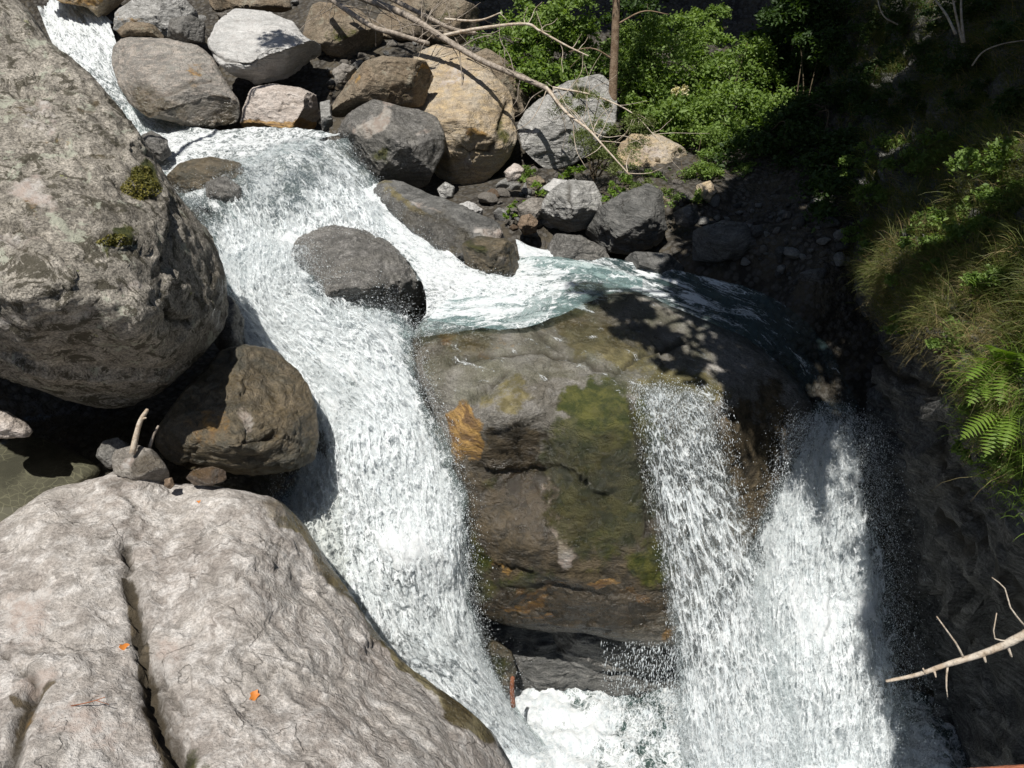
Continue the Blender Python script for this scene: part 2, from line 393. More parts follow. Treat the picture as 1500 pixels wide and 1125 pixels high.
M['channel'] = watermat('shade_darkened_water', body=.22, teal=(.16,.26,.27), sy=.5, lace=.3, soft=.2, gloss=.45, tint=(.6,.68,.68))  # darker stream water, the channel's shade put into its colour
M['film'] = watermat('thin_water_film', body=.10, teal=(.30,.33,.24), sy=.5, sx=1.2, lace=.3, soft=.16, gloss=1.0, tint=(.82,.82,.72))
M['poolfoam'] = watermat('churned_pool', body=.55, teal=(.07,.12,.11), sy=.9, lace=.35, soft=.2, shade=.75, nscale=2.8)
def clearwater():
    t = NT('clear_pool_water'); co = t.n('TexCoord').outputs['Object']
    n = t.noise(co, 5.0, 3, .5, .5)
    bp = t.n('Bump', Strength=.5, Distance=.04, Height=n).outputs[0]
    tr = t.n('BsdfTransparent', Color=(.82,.82,.78,1)); gl = t.n('BsdfGlossy', Roughness=.04, Normal=bp)
    fr = t.n('Fresnel', IOR=1.33, Normal=bp).outputs[0]
    mx = t.n('MixShader', Fac=fr); t.t.links.new(tr.outputs[0], mx.inputs[1]); t.t.links.new(gl.outputs[0], mx.inputs[2])
    return t.out(mx.outputs[0])
M['clear'] = clearwater()
def dropmat():
    t = NT('water_drops')
    p = t.n('BsdfPrincipled', Base_Color=(.88,.92,.94,1), Roughness=.25)
    tl = t.n('BsdfTranslucent', Color=(.85,.9,.92,1))
    mx = t.n('MixShader', Fac=.4); t.t.links.new(p.outputs[0], mx.inputs[1]); t.t.links.new(tl.outputs[0], mx.inputs[2])
    return t.out(mx.outputs[0])
M['drops'] = dropmat()
def bedmat():
    t = NT('pool_bed'); co = t.n('TexCoord').outputs['Object']
    wv = t.n('TexNoise', Vector=co, Scale=1.5, Detail=3.0).outputs[1]
    cw = t.vadd(co, wv, .5)
    n = t.noise(co, 2.5, 7, .6)
    col = t.mix(t.ss(n, .38, .62), (.05,.048,.034), (.10,.095,.068))
    vo = t.n('TexVoronoi', p_feature='DISTANCE_TO_EDGE', Vector=t.map(cw, (1,2.2,1)), Scale=7.0).outputs[0]
    n3 = t.noise(co, 1.6, 3)
    col = t.mix(t.math('MULTIPLY', t.ss(vo, .0, .07, 1, 0), t.ss(n3, .42, .6, 0, .4)), col, (.30,.29,.20))  # caustic light lines of the water painted into the bed colour
    return t.out(t.n('BsdfPrincipled', Base_Color=col, Roughness=.8).outputs[0])
M['bed'] = bedmat()

# ------------------------------------------------------------------ rock builder
def rock(name, label, outline, mat, d=None, ctrl=None, T=.6, Tb=None, e=.62, level=6, amp=.05, fq=1.6, facets=6,
         seed=1, cracks=(), masks=None, center=None, fine=.012, band=0, bdir=(0,.3,1), fac=(.62,.9), cat='boulder', group=None, bvh=None, rs=2.0, k_soft=1.0, ledge=0, blk=(.045,1.6,1.5), wob=7):
    rng = np.random.default_rng(seed)
    O = np.array(outline, float)
    if center is None:
        x, y = O[:,0], O[:,1]; x2, y2 = np.roll(x,-1), np.roll(y,-1); cr = x*y2-x2*y; A = cr.sum()/2
        center = (((x+x2)*cr).sum()/6/A, ((y+y2)*cr).sum()/6/A)
    cu, cv = center
    # dense outline by angle
    pts = []
    for a, b in zip(O, np.roll(O, -1, 0)):
        for s in np.linspace(0, 1, 24, endpoint=False): pts.append(a+(b-a)*s)
    pts = np.array(pts); th = np.arctan2(-(pts[:,1]-cv), pts[:,0]-cu); R = np.hypot(pts[:,0]-cu, pts[:,1]-cv)
    o = np.argsort(th); th, R = th[o], R[o]
    g = np.linspace(-math.pi, math.pi, 720, endpoint=False)
    Rg = np.interp(g, np.r_[th-2*math.pi, th, th+2*math.pi], np.r_[R,R,R])
    kk = np.exp(-.5*(np.arange(-14,15)/rs/2)**2); kk /= kk.sum()
    Rg = np.convolve(np.r_[Rg[-14:], Rg, Rg[:14]], kk, 'valid')
    V, Fc = ico(level)
    a, b, c = V[:,0], V[:,1], V[:,2]
    the = np.arctan2(b, a); st = np.sqrt(np.clip(1-c*c, 0, 1))
    Rv = np.interp(the, np.r_[g, math.pi], np.r_[Rg, Rg[0]])
    rr = np.where(c > 0, st**.92, st**.75)
    u = cu + Rv*rr*np.cos(the); v = cv - Rv*rr*np.sin(the)
    base = rbf(ctrl)(np.stack([u, v], 1)) if ctrl else np.full(len(u), float(d))
    if ctrl:
        lo, hi = min(x[2] for x in ctrl), max(x[2] for x in ctrl); base = np.clip(base, lo-.6, hi+.8)
    Tb_ = T if Tb is None else Tb
    hgt = np.abs(c)**e
    dep = np.where(c > 0, base + T*(1-hgt), base + T + Tb_*hgt)
    W = P(u, v, dep)
    cen = W.mean(0)
    view = cen/np.linalg.norm(cen)
    # flat facets that cut the bulge facing the viewer (and the back)
    for k in range(facets):
        n = rng.normal(size=3); n /= np.linalg.norm(n)
        if k % 4 != 3 and n@view > 0: n = -n
        dotv = abs(n@view)
        if dotv < .35:
            n = n - view*np.sign(rng.random()*1.4-.4)*.6; n /= np.linalg.norm(n)
        pr = (W-cen)@n; lim = pr.max()*rng.uniform(*fac)
        ex = np.clip(pr-lim, 0, None); W = W - (ex*k_soft*.92)[:,None]*n
    N = vnormals(W, Fc)
    rim = np.clip(np.abs(c)*2.2, .25, 1)       # keep the outline close to the traced one
    disp = amp*fbm(W*fq, seed*7+1, 4) * rim
    disp += amp*.6*fbm(W*fq*3.1, seed*7+3, 3, ridged=True) * rim
    if fine: disp += fine*fbm(W*11, seed+5, 3)
    if band:
        bd = np.array(bdir, float); bd /= np.linalg.norm(bd)
        h_ = W@bd; q = W*1.1 - np.outer(h_, bd)*1.1 + np.outer(h_, bd)*7
        disp += band*fbm(q, seed+9, 4, .6)
    if blk[0]:
        bd = np.array(bdir, float); bd /= np.linalg.norm(bd); h_ = W@bd
        q = (W + .22*np.stack([fbm(W*1.7, seed+61, 3), fbm(W*1.7, seed+62, 3), fbm(W*1.7, seed+63, 3)], 1))*blk[1]; q = q+np.outer(h_*blk[1]*(blk[2]-1), bd)
        disp += blk[0]*(worley(q, seed)+.4*worley(q*2.3, seed+3))*np.clip(np.abs(c)*3, .35, 1)
    if ledge:
        h_ = W@np.array([.1,.25,1.])*2.6 + fbm(W*.8, seed+2, 3)*1.4
        disp += ledge*(np.abs((h_ % 1)-.5)*2-.5)
    crk = np.zeros(len(V))
    for (poly, wd, dp) in cracks:
        wobx = wob*fbm(np.stack([u/28, v/28, u*0], 1), seed+3, 3)
        q = dpoly(u+wobx, v-wobx, poly); k_ = np.exp(-(q/wd)**2)*(c > -.1)
        disp -= dp*k_; crk = np.maximum(crk, np.clip(np.exp(-(q/(wd*.8))**2)*1.15*min(1, dp*14), 0, 1)*(c > -.1))
    W = W + N*disp[:,None]
    attrs = {'crack': crk}
    if masks:
        pq = np.stack([u/60, v/60, u*0+seed], 1); wu = u+34*fbm(pq, seed+21, 4, .6); wv_ = v+34*fbm(pq+9, seed+22, 4, .6)
        ext = np.hypot(*(O.max(0)-O.min(0)))
        kq = min(1, ext/500); wu = u+(wu-u)*kq; wv_ = v+(wv_-v)*kq
        for nm, L in masks.items():
            arr = np.zeros(len(V))
            for it in L:
                if it[0] == 'line':
                    arr = np.maximum(arr, it[3]*np.clip(1.25-.75*dpoly(wu*.5+u*.5, wv_*.5+v*.5, it[1])/it[2], 0, 1)); continue
                mu, mv, ru, rv, s_ = it[:5]; an = math.radians(it[5]) if len(it) > 5 else 0
                du, dv = wu-mu, wv_-mv; x_ = (du*math.cos(an)+dv*math.sin(an))/ru; y_ = (-du*math.sin(an)+dv*math.cos(an))/rv
                q = np.sqrt(x_**2+y_**2); arr = np.maximum(arr, s_*np.clip(1.25-.75*q, 0, 1))
            attrs[nm] = arr
    ob = mesh(name, W, Fc, mat, attrs=attrs)
    tag(ob, label, cat, group)
    if bvh: keep_bvh(bvh, W, Fc)
    return ob

# ------------------------------------------------------------------ terrain
def p3(u, v, d, off=0): 
    q = P(u, v, d); return (q[0], q[1], q[2]+off)
TC = [p3(100,30,21.5,-.7), p3(190,160,18.2,-.7), p3(350,215,16.4,-.7), p3(460,290,15,-.8), p3(380,400,13,-.9), p3(480,470,12,-.9),
      p3(560,600,11.5,-.8), (-2.6,9.6,-6.2), (-3,7.6,-6.3), (-5.5,7.2,-6.0), (-6.5,9,-5.6), (-2.2,6.6,-6.6), (-4,4,-8), (-1,6.5,-9.8),
      (-1,4.5,-11), (1,6,-11), (1,7.6,-11), (3,7.2,-11), (4.6,8.2,-11), (3,4,-11), (5,5,-11), (-1,1,-12), (3,0,-12), (-.9,9.2,-8),
      (.5,9.6,-6.5), (2.2,9.8,-6.5), (4.6,9.7,-6.8), (0,11.4,-5.7), (2,12,-5.7), (4,12,-5.7), (5,11,-6), (3,14,-4.9), (4.6,14,-4.9),
      p3(600,260,15.5,-.6), p3(760,300,14.6,-.3), p3(820,330,14.3,-.4), p3(700,200,17.3,-.6), p3(600,60,18.8,-.4), p3(460,60,19,-.5),
      p3(230,90,18.2,-.6), p3(330,30,20.5,-.5), p3(950,270,15.6,0), p3(1030,280,15.0,-.2), p3(1150,300,14.6,-.2), p3(1100,380,13.2,0), p3(1200,420,12.3,-.1),
      p3(960,200,17.4,-.3), p3(1100,180,18.5,-.2), p3(900,60,21,0), p3(1100,40,21.5,0.2), (-9,14,-2.5), (-9,20,-1), (-12,8,-2), (-14,25,2),
      (-4,27,0), (0,28,1), (5,27,1), (-4,34,6), (3,34,7), (9,30,6), (-10,34,6), (8.5,18,-1), (8,13,-2.4), (11.5,9,-3), (12.5,12,2), (12,20,2), (14,5,2), (12,3,-4), (16,30,9), (7.5,4,-11.5), (0,8.7,-11), (1.2,8.7,-11), (2.6,8.8,-10.8), (3.8,8.8,-10.8), (7.5,7,-11), (7,1,-12), (5.5,2.5,-12), (-2.2,7.9,-8.6), (-1.9,6.2,-9.8), (-1.2,5,-10.8), (-20,10,5), (20,10,8), (0,45,17), (-15,45,16), (15,45,18), (25,45,20), (-25,45,18)]
thf = rbf(TC, .5)
def terrain_z(x, y):
    q = np.stack([np.atleast_1d(x), np.atleast_1d(y)], 1).astype(float); z = thf(q)
    z += .22*fbm(np.c_[q*.7, q[:,:1]*0], 3, 4) + .05*fbm(np.c_[q*3, q[:,:1]*0], 8, 3)
    return z
UP = [[(55,10,21.4),(100,-5,21.8),(160,25,21)],
      [(80,70,20.2),(130,70,20.2),(180,95,19.8)],
      [(130,150,18.8),(190,150,18.5),(215,165,17.6)],
      [(170,210,17.2),(260,205,17.0),(330,200,16.9)]]
CH = [P(*p) for r_ in UP for p in r_]
_c = []
for r0, r1 in zip(UP[:-1], UP[1:]):
    for a in np.linspace(0, 1, 12):
        for b in range(3):
            for c_ in (0, .5):
                q_ = [np.array(r0[b])*(1-a)+np.array(r1[b])*a, np.array(r0[min(b+1,2)])*(1-a)+np.array(r1[min(b+1,2)])*a]; q_ = q_[0]*(1-c_)+q_[1]*c_
                _c.append(P(*q_))
CH = np.array(_c)
xs = np.linspace(-20, 20, 340); ys = np.linspace(-1, 42, 360)
X, Y = np.meshgrid(xs, ys); Z = terrain_z(X.ravel(), Y.ravel())
XYf = np.c_[X.ravel(), Y.ravel()]
for k0 in range(0, len(XYf), 4000):
    dq = np.hypot(XYf[k0:k0+4000,None,0]-CH[None,:,0], XYf[k0:k0+4000,None,1]-CH[None,:,1]); lim = (CH[None,:,2]-.35+np.clip(dq-.35, 0, None)*1.1).min(1)
    Z[k0:k0+4000] = np.minimum(Z[k0:k0+4000], lim)
V = np.c_[XYf, Z]
nx, ny = len(xs), len(ys)
i = np.arange(nx*ny).reshape(ny, nx)
Fq = np.stack([i[:-1,:-1].ravel(), i[:-1,1:].ravel(), i[1:,1:].ravel(), i[1:,:-1].ravel()], 1)
tag(mesh('ground', V, Fq, M['ground'], origin=(0,0,0)), kind='structure')
keep_bvh('ground', V, Fq)

# ------------------------------------------------------------------ main boulders
giant = rock('boulder', 'giant lichen-spotted grey brown boulder filling the left edge above the dark hollow',
     [(-420,-60),(-260,-160),(-60,-70),(10,-12),(38,12),(72,62),(130,108),(180,165),(228,238),(268,296),(308,346),(328,388),(333,430),(326,480),(292,520),(240,570),(192,596),(150,599),(80,580),(0,550),(-120,500),(-300,400),(-430,200)],
     M['giant'], ctrl=[(0,0,9.6),(40,100,9.2),(-150,0,9.0),(0,300,7.6),(120,200,8.5),(200,300,8.3),(260,400,8.4),(100,470,7.25),(0,450,7.0),(210,495,7.6),(-200,300,6.8),(120,570,8.7),(0,540,8.2),(100,525,7.9),(210,550,8.5),(-200,480,7.3),(40,515,7.6),(300,430,8.9)],
     T=.75, Tb=2.6, level=7, amp=.07, fq=1.2, facets=0, seed=3, blk=(.10,.7,1.3), center=(20,260), fine=.022,
     cracks=[([(245,455),(262,468),(280,470)],4,.07),([(0,340),(20,350),(50,372)],3,.05),([(165,272),(190,288),(230,300)],3,.04),([(80,200),(120,240),(150,300),(230,360)],3,.025)],
     masks={'umber':[(30,160,50,30,.5),(130,150,40,20,.5),(150,230,40,30,.45),(60,400,50,30,.42),(180,430,40,20,.4)],'pale':[(50,290,50,30,.62,30),(20,340,60,24,.55),(60,170,50,24,.5),(200,420,50,30,.45),(110,460,60,20,.5),(140,120,30,20,.45),(20,470,40,20,.5)], 'moss':[(205,270,32,24,.75,40),(170,352,30,12,.6)], 'ochre':[(50,305,45,22,.48,40),(75,200,40,25,.42)], 'wet':[(322,430,14,80,.6)]}, bvh='giant')
slab = rock('rock_slab', 'huge pale pinkish grey rock slab sloping across the bottom left corner, split by a groove',
     [(-260,1000),(-160,880),(-60,800),(0,768),(40,738),(80,712),(115,708),(150,700),(165,692),(215,690),(245,712),(300,710),(360,722),(412,732),(445,768),(470,810),(505,862),(540,915),(590,975),(640,1010),(690,1043),(722,1078),(752,1128),(790,1220),(720,1420),(300,1560),(-200,1500),(-330,1250)],
     M['slab'], ctrl=[(100,725,8.1),(200,705,8.2),(250,740,8.15),(340,740,8.0),(430,765,8.2),(470,850,7.75),(560,960,7.2),(680,1060,6.7),(740,1130,6.5),(350,850,7.0),(480,950,6.8),(550,1060,6.2),(100,850,7.0),(60,780,7.5),(0,850,7.1),(0,1000,5.9),(150,1000,6.0),(230,900,6.85),(320,1000,6.1),(250,1060,5.75),(90,1100,5.3),(400,1100,5.6),(600,1200,5.2),(200,1300,4.4),(-200,1100,5.4)],
     T=.5, Tb=2.2, e=.5, level=7, amp=.045, fq=1.5, facets=0, seed=5, blk=(.05,1.1,2.0), wob=16, center=(250,1050), fine=.014, band=.018, bdir=(.5,.75,.45), ledge=.012,
     cracks=[([(180,805),(190,850),(200,900),(208,960),(225,1020),(245,1075),(275,1140)],9,.10),([(205,960),(240,1000),(268,1040),(278,1080)],4,.05),([(0,940),(30,985),(55,1010)],5,.07),([(55,1010),(100,990),(150,1010)],3,.03),([(15,1130),(30,1060),(50,1010)],12,.09),([(270,770),(300,810),(330,900),(360,950),(390,1010),(410,1060)],2.2,.02),([(300,845),(345,858),(352,825)],2.5,.025),([(215,980),(232,1040),(262,1100),(285,1160)],20,.08),([(265,1080),(330,1070),(380,1030),(400,980)],2.5,.03),([(400,970),(470,1015),(560,1060)],2.5,.02),([(150,690),(190,730),(200,790),(186,820)],6,.04),([(120,760),(150,800),(165,850)],2.5,.025)],
     masks={'umber':[('line',[(190,850),(205,920),(215,990),(235,1060),(250,1140)],12,.8),('line',[(225,1040),(250,1120),(255,1200)],20,.75),(30,1050,16,50,.8),('line',[(15,1020),(55,1012),(80,1004)],6,.8)], 'olive':[('line',[(425,738),(470,810),(505,862),(590,975),(640,1010),(722,1078)],12,.9),(445,760,40,24,.9)], 'pale':[(120,1060,90,50,.62),(40,900,60,60,.6),(250,960,40,60,.55),(60,1000,60,20,.6),(420,900,60,50,.4)], 'moss':[(290,1110,24,30,.65)], 'wet':[(425,752,50,22,.9,30),(480,830,14,70,.9,-30),(550,925,12,80,.8,-38),(650,1015,14,70,.8,-45),(735,1090,14,70,.8,-25),(205,690,40,16,.7)],
            'ochre':[(425,750,40,14,.42,30),(40,1040,30,60,.45)]}, cat='rock slab', bvh='slab')
central = rock('waterfall_rock', 'massive mossy rock block in the centre that splits the waterfall, with wet grey top',
     [(604,480),(640,458),(720,446),(790,436),(805,415),(840,407),(900,414),(960,430),(1040,468),(1100,500),(1150,540),(1192,590),(1185,640),(1150,700),(1120,760),(1085,840),(1040,900),(1002,944),(960,950),(900,936),(850,926),(800,926),(740,916),(696,900),(684,850),(688,770),(664,700),(640,620),(615,560),(604,520)],
     M['central'], ctrl=[(640,470,11.4),(620,540,10.75),(700,490,11.15),(800,440,12.0),(840,415,12.5),(900,430,12.3),(960,460,11.9),(1040,500,11.5),(1100,530,11.3),(1170,590,11.0),(800,520,10.9),(900,520,10.95),(1000,550,10.75),(700,560,10.5),(640,620,10.5),(740,620,10.0),(765,668,10.4),(820,580,10.2),(880,575,10.2),(940,582,10.15),(1040,600,10.25),
           (705,690,10.35),(720,780,10.35),(700,860,10.6),(795,690,10.42),(840,690,10.08),(850,620,10.0),(880,700,10.1),(880,800,10.25),(960,700,10.25),(960,820,10.4),(850,880,10.45),(960,900,10.6),(800,910,10.75),(1060,680,10.5),(1060,800,10.8),(1130,650,11.0),(780,800,10.2)],
     T=.55, Tb=1.6, e=.42, level=7, amp=.035, fq=1.3, facets=0, seed=8, blk=(.05,.8,1.6), center=(890,670), fine=.010, band=.012, bdir=(.05,.3,1),
     cracks=[([(660,530),(720,520),(790,515),(850,525),(900,545),(940,520),(1000,500)],3.5,.07),([(685,585),(715,570),(738,552)],3,.06),([(780,482),(800,500),(850,525)],4,.05),([(720,640),(800,612),(820,580)],5,.04),([(900,550),(980,520),(1010,495)],2.5,.03),([(700,870),(800,860),(900,872),(990,865)],3,.03),([(720,835),(820,838),(900,845)],3,.02),([(800,640),(812,760)],5,.03),([(925,590),(945,700),(950,800)],6,.05)],
     masks={'umber':[(740,780,90,140,1.1),(860,860,160,70,1.0),(760,680,60,60,.8),(960,750,80,170,.9),(1090,700,60,120,.9),(1130,600,40,60,.6)],
            'moss':[(880,690,85,130,.95),(860,590,50,28,1.0),(695,830,30,60,.75),(940,680,26,100,.95),(960,820,50,50,.7),(770,850,70,30,.55),(720,700,20,30,.5)],
            'olive':[(840,440,50,26,.8),(880,500,110,30,.75,20),(1000,560,90,18,.75,8),(740,580,50,40,.55),(680,500,60,28,.55)],
            'ochre':[(682,630,27,36,1.2),(655,490,34,20,.62),(720,510,50,22,.45),(790,868,80,9,.62),(760,885,90,8,.6),(930,880,60,14,.55),(885,858,20,7,.9),(720,830,40,8,.6),(1060,610,12,30,.5),(980,925,30,16,.5),(800,905,60,6,.55)],
            'pale':[(828,785,20,50,.85),(832,625,12,24,.8),(803,700,6,60,.6),(1040,540,70,18,.5),(750,600,50,18,.36),(935,470,40,20,.4)],
            'wet':[(760,900,300,60,.8),(860,720,300,150,.6),(650,480,80,60,.9),(880,480,150,50,.6),(1100,540,150,80,.3)]},
     cat='rock', bvh='central')
rock('boulder', 'round wet olive brown boulder below the giant one, beside the main cascade',
     [(226,650),(232,622),(262,583),(298,543),(325,512),(360,505),(400,513),(438,543),(458,575),(468,640),(462,676),(425,688),(370,697),(330,694),(280,692),(245,678)],
     M['olive'], ctrl=[(260,640,8.9),(340,560,9.2),(420,560,9.3),(350,640,8.65),(430,640,8.85),(400,670,9.0),(300,680,8.95)], T=.55, Tb=.7, amp=.05, facets=7, seed=11, fine=.02, masks={'ochre':[(300,620,50,60,.5),(420,640,60,20,.4)],'pale':[(370,605,18,22,.7)]},
     cracks=[([(345,640),(390,648),(430,640)],6,.12)], bvh='olive')
rock('boulder', 'dark speckled dome boulder with white water pouring round it in mid cascade',
     [(420,372),(438,346),(478,328),(530,334),(572,356),(606,382),(625,420),(628,458),(604,470),(555,468),(510,456),(482,440),(462,414),(440,392)],
     M['dark'], ctrl=[(450,370,12.7),(520,350,12.8),(590,390,12.4),(500,400,11.9),(560,430,11.6),(600,455,11.8)], T=.6, Tb=.6, amp=.06, facets=2, seed=12, fine=.022, bvh='dome')

# upper boulders
rock('boulder', 'rounded grey boulder with a rusty patch standing at the stream edge, upper left',
     [(164,95),(165,68),(182,54),(240,56),(290,67),(312,84),(330,118),(351,150),(350,184),(310,192),(268,190),(215,172),(190,152),(174,125)],
     M['greyrust'], ctrl=[(240,62,17.4),(310,110,16.9),(185,80,17.2),(200,130,16.5),(260,130,16.2),(250,175,15.8),(330,170,16.1)], T=.5, Tb=1.0, amp=.05, facets=6, seed=21, masks={'wet':[(215,150,50,28,.8,35),(300,180,60,16,.8)],'ochre':[(285,110,28,40,.46)],'pale':[(220,85,50,20,.4)]},
     cracks=[([(225,130),(265,122),(310,118)],3,.05)])
rock('boulder', 'smooth pale grey boulder striped with branch shadows, topmost of the bankside pile',
     [(302,62),(304,36),(316,18),(345,12),(392,17),(430,32),(446,54),(480,72),(491,88),(484,106),(458,118),(420,123),(372,125),(342,112),(318,92)],
     M['pale'], ctrl=[(400,20,18.0),(320,50,17.5),(470,85,17.2),(400,70,16.9),(360,105,16.7),(440,108,16.7)], T=.5, Tb=1.0, amp=.05, facets=6, seed=22, cracks=[([(310,75),(340,95),(390,105),(450,100)],3,.05)])
rock('boulder', 'squat pinkish boulder with a tan waterline, under the pale striped boulder',
     [(349,186),(351,150),(368,128),(400,122),(440,128),(464,140),(470,170),(471,196),(430,198),(384,193)],
     M['pink'], d=16.5, T=.6, amp=.03, facets=9, seed=23, masks={'ochre':[(410,190,80,14,.95)],'wet':[(410,196,80,10,.6)]})
rock('boulder', 'flat brown angular boulder with orange corner lying on the dark split boulder',
     [(484,172),(486,150),(508,120),(534,90),(560,82),(600,85),(640,92),(649,110),(640,132),(626,155),(600,158),(560,150),(530,155),(505,167),(492,182)],
     M['brown'], d=15.3, T=.7, amp=.05, facets=14, seed=24, masks={'ochre':[(635,108,12,14,.8),(520,115,18,30,.45,-40)],'pale':[(560,105,50,14,.4)]})
rock('boulder', 'dark angular boulder with sunlit top painted pale at the right bank of the upper rapids',
     [(488,195),(508,166),(545,145),(575,152),(600,158),(622,160),(642,172),(652,200),(652,222),(640,242),(626,272),(600,279),(560,268),(530,248),(506,232),(495,212)],
     M['dark'], d=14.6, T=.9, amp=.06, facets=15, seed=25, masks={'pale':[(540,165,40,16,.9,-20),(625,185,22,26,.5)],'moss':[(535,225,30,22,.6)]})  # pale mask paints the sunlit top into the rock colour
rock('boulder', 'tall tan and ochre leaning rock face, largest stone of the right bank',
     [(600,80),(640,64),(682,71),(716,100),(746,135),(759,165),(757,205),(746,232),(728,252),(702,276),(664,286),(640,270),(620,220),(600,150)],
     M['tan'], ctrl=[(650,100,16.8),(700,130,16.5),(745,170,16.4),(660,200,15.6),(700,220,15.5),(690,265,15.7),(620,180,16.0)], T=.6, Tb=1.2, e=.5, amp=.06, facets=12, seed=26, masks={'pale':[(660,110,40,50,.5),(660,260,40,20,.55)],'ochre':[(700,190,30,14,.62),(690,110,30,12,.42)],'moss':[(745,190,12,40,.6)]},
     cracks=[([(650,230),(690,240),(740,225)],3,.06),([(745,150),(735,190),(742,225)],3,.06)])
rock('boulder', 'mottled rock tucked behind the tall tan rock',
     [(690,80),(712,70),(745,90),(770,125),(777,155),(765,170),(740,172),(700,130)], M['brown'], d=17.8, T=.6, level=5, seed=27, facets=10)
rock('rock_slab', 'long wet striped slab sloping down along the right side of the rapids',
     [(542,280),(560,262),(590,266),(632,286),(672,300),(722,322),(757,346),(776,386),(760,412),(720,410),(686,400),(650,372),(610,346),(574,312)],
     M['slate'], ctrl=[(560,275,14.3),(620,300,13.5),(700,330,13.0),(760,370,12.8),(640,350,12.9),(690,385,12.4),(740,400,12.3)], T=.4, Tb=.8, amp=.05, facets=6, seed=28, band=.03, bdir=(.6,.2,.8), masks={'pale':[(720,335,45,14,.62,25),(620,295,40,8,.5,25)],'olive':[(590,290,70,14,.6,40),(660,370,30,12,.5)],'wet':[(640,340,100,40,.7,30)]}, cat='rock slab')
rock('boulder', 'squat broken boulder with mossy dark notch at the foot of the striped slab',
     [(676,358),(700,345),(742,352),(766,366),(776,390),(781,411),(736,409),(702,414),(684,398)], M['olive'], d=11.9, T=.5, level=5, amp=.06, seed=29, facets=12, masks={'moss':[(695,362,24,16,.7)],'pale':[(745,385,20,20,.5)]})
rock('boulder', 'grey boulder propped over a dark gap, behind the scree and pebbles',
     [(748,205),(758,172),(790,146),(830,120),(880,107),(905,130),(902,180),(875,215),(845,243),(802,251),(780,240),(765,222)],
     M['grey'], d=16.2, T=.9, amp=.06, facets=13, seed=30, masks={'moss':[(860,125,40,14,.6)]})
rock('boulder', 'pale veined round boulder with one shaded side, at the head of the back channel',
     [(790,325),(795,296),(810,276),(836,262),(870,265),(883,290),(880,312),(860,336),(826,342),(802,340)], M['grey'], d=13.9, T=.6, amp=.04, facets=12, seed=31, cracks=[([(835,270),(830,300),(845,320)],3,.05)])
rock('boulder', 'large dark folded boulder in the shade beside the pale veined boulder',
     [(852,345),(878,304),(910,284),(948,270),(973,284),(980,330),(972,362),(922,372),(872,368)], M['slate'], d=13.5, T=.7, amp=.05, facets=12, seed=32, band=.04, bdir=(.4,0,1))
rock('boulder', 'low dark wet boulder lying in the back channel',
     [(784,352),(808,342),(850,346),(886,364),(907,396),(880,406),(840,392),(800,376)], M['dark'], d=12.9, T=.4, level=5, amp=.04, facets=10, seed=33)
rock('boulder', 'low dark wet ledge awash below the folded boulder',
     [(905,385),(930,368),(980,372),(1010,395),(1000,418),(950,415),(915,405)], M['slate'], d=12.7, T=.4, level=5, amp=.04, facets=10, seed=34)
rock('boulder', 'brown grey boulder cut by the top edge behind the upper stream bend',
     [(163,44),(168,18),(190,2),(215,-15),(260,-12),(290,18),(297,50),(250,55),(200,52)], M['grey'], d=18.8, T=.8, amp=.05, facets=11, seed=35, masks={'ochre':[(180,30,30,30,.5)]})
rock('boulder', 'rusty overhanging boulder at the top left above the first rapid',
     [(60,-60),(120,-80),(190,-40),(185,0),(165,15),(148,28),(128,10),(90,4),(62,-10)], M['tan'], d=20, T=.8, amp=.05, facets=10, seed=36, masks={'ochre':[(130,0,60,20,.6)]})
rock('boulder', 'small brown wedge stone in front of the top edge boulder',
     [(170,42),(185,32),(215,34),(242,42),(244,56),(210,53),(178,54)], M['brown'], d=17.8, T=.3, level=5, amp=.03, facets=10, seed=37)
rock('boulder', 'dark square stone wedged left of the pale striped boulder',
     [(245,55),(248,28),(280,22),(302,32),(300,64),(270,62)], M['dark'], d=18.0, T=.4, level=5, facets=12, seed=38)
rock('boulder', 'dark mossy stone behind the pale striped boulder near the dead trunks',
     [(440,50),(445,14),(468,2),(520,10),(560,40),(568,70),(520,92),(480,80)], M['brown'], d=18.6, T=.6, level=5, facets=12, seed=39, masks={'moss':[(500,50,50,30,.5)]})
rock('boulder', 'angular stone at the top edge between the two bankside piles',
     [(290,20),(300,-6),(350,-20),(420,-14),(430,18),(390,16),(340,10),(310,24)], M['brown'], d=19.4, T=.6, level=5, facets=12, seed=40)
rock('boulder', 'blocky brown stone at the top edge under the fallen trunks',
     [(560,70),(548,30),(570,-6),(640,-14),(700,8),(722,50),(700,82),(640,72)], M['brown'], d=19.2, T=.7, level=5, facets=14, seed=41, masks={'moss':[(660,20,50,20,.5)]})
rock('boulder', 'pale weathered bank rock among the bushes above the shaded scree',
     [(900,250),(905,215),(925,195),(965,196),(1004,218),(1012,240),(990,262),(940,268)], M['tan'], d=16.4, T=.6, level=6, amp=.08, facets=12, seed=42, band=.05, bdir=(.5,0,1), masks={'pale':[(960,220,50,30,.5)]})
rock('rock_slab', 'flat dark layered slab in the deep shade above the back pool',
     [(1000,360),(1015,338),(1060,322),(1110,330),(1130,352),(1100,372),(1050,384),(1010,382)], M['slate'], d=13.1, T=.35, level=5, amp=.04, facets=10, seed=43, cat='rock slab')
rock('boulder', 'dark stone face behind the plunge pool under the waterfall rock overhang',
     [(762,930),(800,912),(900,920),(1000,930),(1010,960),(960,985),(900,984),(850,980),(800,958)], M['dark'], d=11.6, T=.4, Tb=.8, level=6, amp=.06, facets=10, seed=44)
